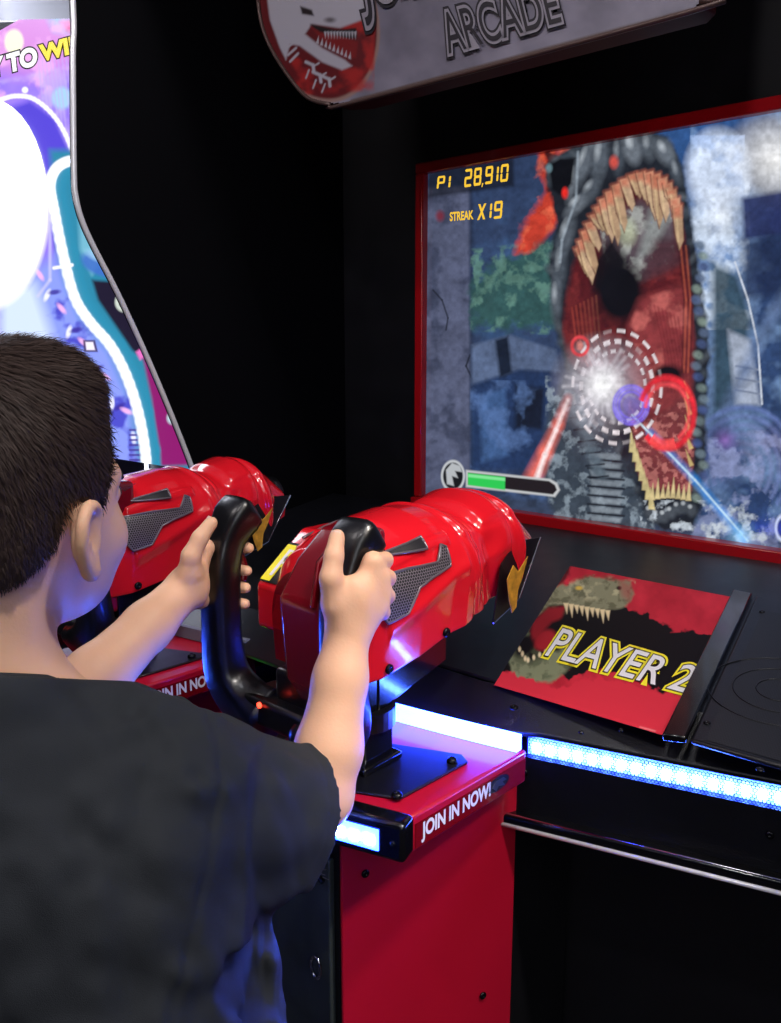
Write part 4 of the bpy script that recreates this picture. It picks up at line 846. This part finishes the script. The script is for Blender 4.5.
# round lit dome on the front
dc = NL(onv(-16, 205, NVP)); rw = abs(onv(-16, 205, NVP)[0] - onv(48, 205, NVP)[0]); rh = abs(onv(-16, 100, NVP)[2] - onv(-16, 306, NVP)[2]) / 2
Vd, Fd = [], []
for i in range(9):
    ph = i / 8 * math.pi / 2
    for k in range(40): th = 2 * math.pi * k / 40; Vd.append(dc + np.array([rw * math.cos(ph) * math.cos(th) + 1e-6 * k, -.05 * math.sin(ph), rh * math.cos(ph) * math.sin(th)]))
for i in range(8):
    for k in range(40): Fd.append((i * 40 + k, i * 40 + (k + 1) % 40, i * 40 + 40 + (k + 1) % 40, i * 40 + 40 + k))
np_mesh('lit_dome', np.array(Vd), np.array(Fd), mat('white_lit_dome', (250, 250, 255), .3, emit=(250, 250, 255), estr=2.2, rvar=.01), NB)
nq = lambda l: (lambda x, y: NL(onv(x, y, NVP - l)))
for s_, q, mm in (('Y TO', [(-8, 77), (37, 64), (35, 47), (-10, 60)], M_white), ('WIN', [(42, 61), (86, 49), (84, 34), (40, 46)], M_yellow)):
    text_mesh('sign_lettering', s_, pxquad(nq(.002), *q), M_printblk, FACE, offset=.11)
    mm2 = mat('lit_white_letter', (250, 250, 250), .4, emit=(255, 255, 255), estr=.9, rvar=.01) if mm is M_white else mat('lit_yellow_letter', (250, 230, 60), .4, emit=(255, 232, 80), estr=.85, rvar=.01)
    text_mesh('sign_lettering', s_, pxquad(nq(.004), *q), mm2, FACE, offset=.05)
# its control shelf
sh = [(-2.1, NVP, .86), (-.33, NVP, .86), (-.33, NVP - .42, .70), (-2.1, NVP - .42, .70)]
SHF = mesh_obj('control_shelf', *prism([NL(p) for p in sh], (0, 0, -.12)), mat('shelf_violet_dark', (34, 28, 66), .3, coat=.4, noise=.3, nscale=10), NB); bevel(SHF, .006)
for k, (x0, y0) in enumerate(((-.40, -.50), (-.46, -.42), (-.42, -.36), (-.5, -.3))):
    zf = lambda v: .86 + (v - NVP) * (.16 / .42)
    mesh_obj('shelf_trim', *tube([NL((x0, y0, zf(y0) + .004)), NL((x0 - .1, y0 + .03, zf(y0 + .03) + .004)), NL((x0 - .16, y0 + .12, zf(y0 + .12) + .004))], .006, 8), M_steel, SHF, smooth=True)
mesh_obj('machine_body', *box(NL((-2.1, NVP - .3, 0)), NL((-.33, NVP + .003, .60))), mat('machine_side_dark', (24, 22, 40), .4), NB)
# ================================================================== PERSON
import openvdb as vdb
class SDF:
    def __init__(s, lo, hi, h):
        s.lo = np.array(lo, float); s.h = h; s.n = np.ceil((np.array(hi) - lo) / h).astype(int) + 1; s.a = np.full(s.n, 1.0, np.float32)
    def block(s, lo, hi):
        i0 = np.clip(np.floor((np.asarray(lo) - s.lo) / s.h).astype(int), 0, s.n); i1 = np.clip(np.ceil((np.asarray(hi) - s.lo) / s.h).astype(int) + 1, 0, s.n)
        sl = tuple(slice(a, b) for a, b in zip(i0, i1)); ax = [(s.lo[k] + s.h * np.arange(i0[k], i1[k])).astype(np.float32) for k in range(3)]
        return sl, np.meshgrid(*ax, indexing='ij', sparse=True)
    def comb(s, sl, d, k, sub=False):
        a = s.a[sl]
        if sub: a, d = -a, d
        if k > 0: hh = np.clip(k - np.abs(a - d), 0, None) / k; r = np.minimum(a, d) - hh * hh * k * .25
        else: r = np.minimum(a, d)
        s.a[sl] = -r if sub else r
    def cap(s, p, q, ra, rb, k=.01, sub=False, sq=1.0):
        p, q = np.asarray(p, float), np.asarray(q, float); m = max(ra, rb) + k + .012
        sl, (X, Y, Z) = s.block(np.minimum(p, q) - m, np.maximum(p, q) + m); e = q - p; L = e @ e + 1e-12
        t = np.clip(((X - p[0]) * e[0] + (Y - p[1]) * e[1] + (Z - p[2]) * e[2]) / L, 0, 1)
        d = np.sqrt((X - p[0] - t * e[0]) ** 2 + (Y - p[1] - t * e[1]) ** 2 + (Z - p[2] - t * e[2]) ** 2) - (ra + (rb - ra) * t)
        s.comb(sl, d.astype(np.float32), k, sub)
    def chain(s, P, rs, k=.008):
        for i in range(len(P) - 1): s.cap(P[i], P[i + 1], rs[i], rs[i + 1], k)
    def ell(s, c, r, ax=None, k=.01, sub=False, pw=2.0):
        c = np.asarray(c, float); r = np.asarray(r, float); ax = np.eye(3) if ax is None else np.asarray(ax, float); m = r.max() + k + .012
        sl, (X, Y, Z) = s.block(c - m, c + m); X, Y, Z = X - c[0], Y - c[1], Z - c[2]
        u = [(X * a[0] + Y * a[1] + Z * a[2]) for a in ax]
        k0 = (np.abs(u[0] / r[0]) ** pw + np.abs(u[1] / r[1]) ** pw + np.abs(u[2] / r[2]) ** pw) ** (1 / pw)
        if pw == 2: k1 = np.sqrt((u[0] / r[0] ** 2) ** 2 + (u[1] / r[1] ** 2) ** 2 + (u[2] / r[2] ** 2) ** 2) + 1e-9; d = k0 * (k0 - 1) / k1
        else: d = (k0 - 1) * r.min()
        s.comb(sl, d.astype(np.float32), k, sub)
    def mesh(s, name, m, parent, adapt=0.0, smooth_it=0):
        g = vdb.FloatGrid(1.0); g.copyFromArray(np.ascontiguousarray(s.a)); g.transform = vdb.createLinearTransform([[s.h, 0, 0, 0], [0, s.h, 0, 0], [0, 0, s.h, 0], [*s.lo, 1]])
        P, T, Q = g.convertToPolygons(isovalue=0.0, adaptivity=adapt); Q = Q[:, ::-1]
        if len(T): Q = np.concatenate([Q, np.concatenate([T[:, ::-1], T[:, :1]], 1)])
        for _ in range(smooth_it):
            acc = np.zeros_like(P, dtype=float); cnt = np.zeros(len(P))
            for a, b in ((0, 1), (1, 2), (2, 3), (3, 0)):
                for x, y in ((a, b), (b, a)): 
                    for c_ in range(3): acc[:, c_] += np.bincount(Q[:, x], P[Q[:, y], c_], len(P))
                    cnt += np.bincount(Q[:, x], minlength=len(P))
            P = P * .4 + .6 * acc / np.maximum(cnt, 1)[:, None]
        return np_mesh(name, P, Q, m, parent, True)

PR = empty('person', (0, 0, 0), 0, 'person with short dark hair in a charcoal t-shirt seen from behind, gripping the gun handles', 'person')
HA = R(20); hf = np.array([math.sin(HA), math.cos(HA), 0]); hr = np.array([math.cos(HA), -math.sin(HA), 0]); hu = np.array([0, 0, 1.0])
HC = np.array([-.301, .66, 0])
def hp_(r, f, z): return HC + hr * r + hf * f + hu * z
HAX = [hr, hf, hu]
B = SDF((-.62, .44, -.002), (.06, 1.08, 1.31), .0025)
# head
B.ell(hp_(0, -.010, 1.190), (.074, .093, .092), HAX, 0)
B.ell(hp_(0, .030, 1.130), (.060, .062, .068), HAX, .03)
B.ell(hp_(0, .045, 1.088), (.040, .040, .030), HAX, .03)
B.ell(hp_(0, .062, 1.078), (.020, .020, .016), HAX, .02)
B.ell(hp_(0, .066, 1.178), (.052, .022, .014), HAX, .02)
for s_ in (-1, 1):
    B.ell(hp_(.034 * s_, .060, 1.125), (.022, .024, .022), HAX, .02)
    B.ell(hp_(.030 * s_, .090, 1.160), (.017, .012, .010), HAX, .012, sub=True)
    B.ell(hp_(.030 * s_, .078, 1.159), (.014, .012, .011), HAX, .004)
    B.ell(hp_(.008 * s_, .097, 1.127), (.007, .008, .006), HAX, .008)
B.cap(hp_(0, .086, 1.162), hp_(0, .103, 1.134), .007, .0095, .014)
B.ell(hp_(0, .090, 1.103), (.021, .009, .0052), HAX, .006); B.ell(hp_(0, .088, 1.094), (.018, .009, .0052), HAX, .005)
B.cap(hp_(-.018, .096, 1.0985), hp_(.018, .096, 1.0985), .0018, .0018, .002, sub=True)
# ears
for s_ in (-1, 1):
    eo = lambda f, z, o=0: hp_(s_ * (.073 + o * .85), f * .85 - .002, 1.138 + (z - 1.138) * .85)
    rim = smooth_path([eo(.016, 1.146), eo(.010, 1.164, .006), eo(-.006, 1.170, .012), eo(-.020, 1.158, .016), eo(-.021, 1.138, .014), eo(-.010, 1.118, .008), eo(.004, 1.106, .002)], 3)
    B.ell(eo(-.002, 1.140, .003), (.006, .016, .026), [hr, hf, hu], .006)
    B.chain(rim, [.0042] * len(rim), .004); B.ell(eo(.002, 1.110, .003), (.0055, .0085, .0095), HAX, .006)
    B.ell(eo(-.003, 1.140, .013), (.007, .010, .014), HAX, .004, sub=True); B.chain([eo(-.012, 1.155, .009), eo(-.010, 1.138, .010), eo(-.004, 1.124, .008)], [.003] * 3, .004)
    B.ell(eo(.013, 1.136, .0), (.004, .005, .007), HAX, .005)
# neck, torso
B.cap(hp_(0, -.030, 1.120), (-.312, .620, .985), .049, .047, .02)
B.cap((-.40, .645, .950), (-.215, .635, .930), .032, .030, .04)
B.ell((-.30, .630, .88), (.135, .085, .15), None, .05); B.ell((-.298, .61, .72), (.115, .08, .13), None, .05); B.ell((-.295, .60, .62), (.122, .09, .085), None, .04)
# legs and shoes' feet
for s_ in (-1, 1):
    hx = -.295 + .066 * s_
    B.chain([(hx, .605, .60), (hx + .012 * s_, .640, .34), (hx + .018 * s_, .60, .07)], [.068, .046, .032], .02)
    B.cap((hx + .018 * s_, .585, .030), (hx + .03 * s_, .715, .024), .028, .024, .02)
# right arm
RS = W(182, 782, .66); RE = W(321, 796, .765); RW = W(348, 632, .828)
LSh = np.array([-.425, .655, .955]); LE = W(52, 722, .80); LW = W(184, 590, .945)
mid = lambda a, b, t: a + (b - a) * t
B.chain([RS, mid(RS, RE, .5), RE], [.040, .036, .030], .015)
B.chain([RE, mid(RE, RW, .28), mid(RE, RW, .7), RW], [.030, .0325, .0265, .0225], .012)
B.chain([LSh, mid(LSh, LE, .5), LE], [.040, .036, .031], .015)
B.chain([LE, mid(LE, LW, .3), mid(LE, LW, .7), LW], [.031, .0335, .027, .0225], .012)
# right hand closed on the right grip
def hand(wr, kn, pips, dips, tips, thumb, thr, pad):
    for i, k_ in enumerate(kn): B.cap(mid(wr, k_, .12), k_, .0155, .0112, .012)
    B.ell(pad[0], pad[1], None, .012)
    for k_, p_, d_, t_ in zip(kn, pips, dips, tips):
        B.chain([k_, p_, d_, t_], [.0102, .0088, .0080, .0068], .0035)
    B.cap(wr, thumb[0], .018, thr[0], .012); B.chain(thumb, thr, .004)
kn = [W(373, 562, .838), W(380, 577, .842), (W(381, 593, .844)), W(377, 608, .842)]
pips = [W(385, 560, .872), W(388, 578, .876), W(387, 596, .875), W(382, 612, .868)]
dips = [W(366, 556, .896), W(366, 574, .900), W(364, 591, .898), W(362, 606, .892)]
tips = [W(347, 555, .893), W(347, 573, .896), W(347, 589, .895), W(346, 604, .890)]
hand(RW, kn, pips, dips, tips, [W(336, 604, .820), W(331, 578, .815), W(334, 556, .822), W(337, 537, .832)], [.0150, .0115, .0098, .0084], (W(352, 600, .822), (.020, .014, .026)))
# left hand on the left grip
kn = [W(205, 548, .975), W(199, 566, .978), W(198, 584, .976), W(199, 600, .970)]
pips = [W(210, 546, 1.006), W(206, 566, 1.010), W(206, 585, 1.008), W(208, 600, 1.0)]
dips = [W(231, 545, 1.020), W(229, 568, 1.022), W(229, 586, 1.018), W(230, 602, 1.010)]
tips = [W(249, 548, 1.008), W(247, 571, 1.008), W(246, 588, 1.004), W(245, 604, .998)]
hand(LW, kn, pips, dips, tips, [W(190, 572, .935), W(191, 556, .930), W(200, 538, .936), W(211, 523, .946)], [.0140, .0110, .0094, .0080], (W(194, 584, .950), (.016, .016, .024)))
M_skin = mat('skin', (238, 186, 152), .5, sss=.12, noise=.08, nscale=25, bump=.12, bscale=350, spec=.35)
BODY = B.mesh('body', M_skin, PR, 0.0, 2)
# eyes, brows, nails
M_eye = mat('eye_white', (235, 232, 228), .15, rvar=.02); M_iris = mat('iris_brown', (50, 30, 18), .15, rvar=.02); M_hair = mat('hair_dark_brown', (56, 42, 37), .6, noise=.35, nscale=80, spec=.25)
for s_ in (-1, 1):
    c = hp_(.030 * s_, .0815, 1.159); V, F = [], []
    e = mesh_obj('eye', *tube([c - hf * .010, c - hf * .006, c, c + hf * .006, c + hf * .0095], [.004, .0088, .0105, .0088, .003], 16), M_eye, PR, smooth=True)
    mesh_obj('iris', *disc(c + hf * .0085, hf, .0045, .0012, 16), M_iris, e, smooth=True)
    V, F = tube(smooth_path([hp_(.014 * s_, .094, 1.174), hp_(.030 * s_, .092, 1.180), hp_(.048 * s_, .078, 1.174)], 4), .0026, 6); mesh_obj('eyebrow', V, F, M_hair, PR, smooth=True)
    V, F = joinm(*[tube([hp_(s_ * (.018 + k * .0032), .0925 - .0008 * k, 1.163 - .0003 * k), hp_(s_ * (.0195 + k * .0036), .101 - .0006 * k, 1.166)], [.0005, .0002], 4) for k in range(9)]); mesh_obj('eyelashes', V, F, M_hair, PR)
M_nail = mat('nail', (236, 190, 172), .3, rvar=.02)
def nail(tip, prev, out, w=.0050):
    t = (tip - prev) / np.linalg.norm(tip - prev); o = out - t * (out @ t); o /= np.linalg.norm(o); sd = np.cross(t, o); c = tip + o * .0062 + t * .0012; V = []
    for j in range(5):
        for i in range(5):
            a = (i - 2) / 2; V.append(c + t * (j - 2) * .0018 + sd * a * w * (1 - .08 * abs(j - 2)) + o * (.0014 - .0022 * a * a))
    F = [(j * 5 + i, j * 5 + i + 1, j * 5 + i + 6, j * 5 + i + 5) for j in range(4) for i in range(4)]; mesh_obj('thumb_nail', V, F, M_nail, PR, smooth=True)
nail(W(337, 537, .832), W(334, 556, .822), np.array([-.3, -.95, .25]), .0058)
nail(W(211, 523, .946), W(200, 538, .936), np.array([-.75, -.35, .65]))
# ---- hair: cap plus short strands
hairline = lambda f: np.interp(f, [-.11, -.075, -.05, -.030, -.022, -.008, .004, .020, .030, .045, .06, .085, .10], [1.098, 1.106, 1.118, 1.138, 1.165, 1.176, 1.150, 1.148, 1.172, 1.196, 1.216, 1.228, 1.232])
Hs = SDF((-.42, .52, 1.05), (-.17, .80, 1.31), .0018)
Hs.ell(hp_(0, -.010, 1.190), (.0785, .0975, .0965), HAX, 0); Hs.ell(hp_(0, -.035, 1.135), (.060, .062, .055), HAX, .03)
Hs.ell(hp_(0, .035, 1.250), (.055, .045, .035), HAX, .03)
sl, (X, Y, Z) = Hs.block(Hs.lo, Hs.lo + Hs.n * Hs.h)
fX = (X - HC[0]) * hf[0] + (Y - HC[1]) * hf[1] + 0 * Z; rX = (X - HC[0]) * hr[0] + (Y - HC[1]) * hr[1] + 0 * Z
nz = (vnoise(X * 240 + 0 * Y + 0 * Z, Y * 240 + 0 * X + 0 * Z, Z * 60 + 0 * X + 0 * Y) - .5)
Hs.a = np.maximum(Hs.a - .0015 * nz, (hairline(fX) - Z) * .8 + .004 * nz).astype(np.float32)
HAIR = Hs.mesh('hair', M_hair, PR, 0.0, 1)
me = HAIR.data; nf = len(me.polygons); ctr = np.empty(nf * 3); me.polygons.foreach_get('center', ctr); ctr = ctr.reshape(-1, 3); nm = np.empty(nf * 3); me.polygons.foreach_get('normal', nm); nm = nm.reshape(-1, 3)
if ((ctr - hp_(0, -.01, 1.19)) * nm).sum(1).mean() < 0: nm = -nm
outw = ((ctr - hp_(0, -.01, 1.18)) * nm).sum(1) > .04; idx = np.nonzero(outw)[0]; idx = rng.choice(idx, 30000)
c = ctr[idx] + rng.normal(0, .0007, (len(idx), 3)); n_ = nm[idx]; crown = hp_(0, -.06, 1.275); 
fl_ = (c - crown); fl_ = fl_ - (fl_ * n_).sum(1)[:, None] * n_; fl_ /= np.linalg.norm(fl_, axis=1)[:, None] + 1e-6
zz = c[:, 2]; Ls = np.interp(zz, [1.09, 1.13, 1.18, 1.26], [.004, .007, .012, .020]) * rng.uniform(.7, 1.2, len(idx)); up = np.interp(zz, [1.09, 1.18, 1.28], [.18, .13, .16])[:, None]
d1 = fl_ + n_ * up + rng.normal(0, .09, c.shape); d1 /= np.linalg.norm(d1, axis=1)[:, None]; d2 = d1 - n_ * .35; d2 /= np.linalg.norm(d2, axis=1)[:, None]
sdv = np.cross(d1, n_); sdv /= np.linalg.norm(sdv, axis=1)[:, None] + 1e-6; w = .00042
p0 = c - n_ * .001; p1 = c + d1 * (Ls * .55)[:, None]; p2 = p1 + d2 * (Ls * .5)[:, None]
V = np.stack([p0 - sdv * w, p0 + sdv * w, p1 + sdv * w * .8, p1 - sdv * w * .8, p2 + sdv * w * .15, p2 - sdv * w * .15], 1).reshape(-1, 3)
b6 = (np.arange(len(idx)) * 6)[:, None]; F = np.concatenate([b6 + np.array([[0, 1, 2, 3]]), b6 + np.array([[3, 2, 4, 5]])])
hs = np_mesh('hair_strands', V, F, M_hair, HAIR, True); hs['kind'] = 'stuff'
# ---- t-shirt
S = SDF((-.60, .42, .50), (.04, .92, 1.06), .003)
S.ell((-.300, .628, .862), (.172, .108, .155), None, 0, pw=2.6); S.ell((-.292, .618, .72), (.172, .112, .20), None, .05, pw=2.8); S.ell((-.283, .600, .60), (.192, .120, .19), None, .05, pw=2.8)
S.cap((-.415, .650, .945), (-.210, .645, .932), .055, .050, .05); S.cap((-.308, .624, .975), (-.310, .614, 1.06), .084, .056, .03)
A_ = W(172, 806, .655); E_ = W(298, 812, .745); S.cap(A_, E_, .075, .062, .035); S.cap(mid(A_, E_, .5) + np.array([0, 0, -.02]), E_ + np.array([0, 0, -.012]), .058, .058, .02)
A2 = LSh; E2 = mid(LSh, LE, .8); S.cap(A2, E2, .066, .060, .03)
sl, (X, Y, Z) = S.block(S.lo, S.lo + S.n * S.h)
X_, Y_, Z_ = np.broadcast_arrays(X, Y, Z); X_, Y_, Z_ = [a.astype(np.float32) for a in (X_, Y_, Z_)]
f1 = vnoise(X_ * 22 + Z_ * 6, Y_ * 22, Z_ * 9) - .5; f2 = vnoise(X_ * 55, Y_ * 55 + Z_ * 20, Z_ * 26) - .5
arm = np.clip(1 - np.abs((X_ - A_[0] - .06)) / .10, 0, 1)
dag = X_ * .85 + Z_ * 1.1; f3 = np.sin(dag * 95 + 3 * f1) * .5
tors = np.clip((.86 - Z_) / .1, 0, 1) * np.exp(-((X_ + .16) / .07) ** 2); f4 = np.sin(X_ * 150 + Z_ * 22 + 4 * f1)
D = S.a - (.020 * f1 + .007 * f2 + .0042 * f3 * arm + .0045 * f4 * tors)
seam_n = (E_ - A_) / np.linalg.norm(E_ - A_); sd_ = (X_ - A_[0]) * seam_n[0] + (Y_ - A_[1]) * seam_n[1] + (Z_ - A_[2]) * seam_n[2]
D = D + .0016 * np.exp(-((sd_ + .022 - (Z_ - .9) * .10) / .0042) ** 2) * (Z_ > .80)                     # armhole seam
hemd = (X_ - E_[0]) * seam_n[0] + (Y_ - E_[1]) * seam_n[1] + (Z_ - E_[2]) * seam_n[2]
D = D + .0010 * np.exp(-((hemd - .002 + .016) / .0018) ** 2)
inner = D + .009
cut = np.maximum(D, -inner)
armside = X_ > A_[0] + .03
cut = np.maximum(cut, np.where(armside, hemd - .002, -1))
n2 = (E2 - A2) / np.linalg.norm(E2 - A2); h2 = (X_ - E2[0]) * n2[0] + (Y_ - E2[1]) * n2[1] + (Z_ - E2[2]) * n2[2]; cut = np.maximum(cut, np.where((X_ < -.40) | ((Y_ > .72) & (X_ < -.27)), h2, -1))
neck = .0515 - np.sqrt((X_ + .312) ** 2 + (Y_ - .618) ** 2) ; cut = np.maximum(cut, np.where(Z_ > .96, neck, -1)); cut = np.maximum(cut, Z_ - 1.054 + (Y_ - .57) * .45); cut = np.maximum(cut, .56 - Z_)
S.a = cut.astype(np.float32)
M_shirt = mat('charcoal_cotton', (44, 47, 52), .85, noise=.12, nscale=18, bump=.35, bscale=1400, spec=.25)
SH = S.mesh('t_shirt', M_shirt, PR, 0.0, 1)
bnd = []
for k in range(40):
    a = 2 * math.pi * k / 40; x, y = -.312 + .0535 * math.cos(a), .618 + .0535 * math.sin(a); bnd.append((x, y, 1.050 - (y - .57) * .45))
mesh_obj('collar_band', *tube(bnd, .006, 8, True), M_shirt, SH, smooth=True)
# ---- trousers and shoes
T = SDF((-.52, .42, .03), (-.08, .80, .70), .004)
for s_ in (-1, 1):
    hx = -.295 + .066 * s_; T.chain([(hx, .605, .60), (hx + .012 * s_, .640, .34), (hx + .018 * s_, .60, .06)], [.086, .064, .056], .02)
T.ell((-.295, .60, .62), (.136, .104, .07), None, .03)
sl, (X, Y, Z) = T.block(T.lo, T.lo + T.n * T.h); f = vnoise(X * 30 + 0 * Y + 0 * Z, Y * 30 + 0 * X + 0 * Z, Z * 20 + 0 * X + 0 * Y) - .5
D = T.a - .008 * f; T.a = np.maximum(np.maximum(D, -(D + .008)), np.maximum(.055 - Z, Z - .66)).astype(np.float32)
T.mesh('trousers', mat('dark_denim', (28, 32, 44), .85, noise=.25, nscale=60, bump=.3, bscale=900), PR, 0, 1)
for s_ in (-1, 1):
    hx = -.295 + .066 * s_; Z0 = SDF((hx - .10, .50, -.001), (hx + .14, .80, .14), .003)
    Z0.cap((hx + .018 * s_, .580, .042), (hx + .030 * s_, .715, .034), .040, .034, .0); Z0.cap((hx + .018 * s_, .59, .05), (hx + .018 * s_, .60, .085), .040, .038, .015)
    sl, (X, Y, Z) = Z0.block(Z0.lo, Z0.lo + Z0.n * Z0.h); Z0.a = np.maximum(Z0.a, .002 - Z + 0 * X + 0 * Y).astype(np.float32)
    sh_ = Z0.mesh('shoe', mat('shoe_black', (22, 22, 24), .5, rvar=.05), PR, 0, 1)
    c0 = [(hx + .018 * s_ + .041 * math.cos(a), (.580 if math.sin(a) < 0 else .715) + .041 * math.sin(a), .010) for a in np.linspace(0, 2 * math.pi, 33)[:-1]]
    mesh_obj('sole', *tube(c0, .009, 8, True), M_white, sh_, smooth=True)
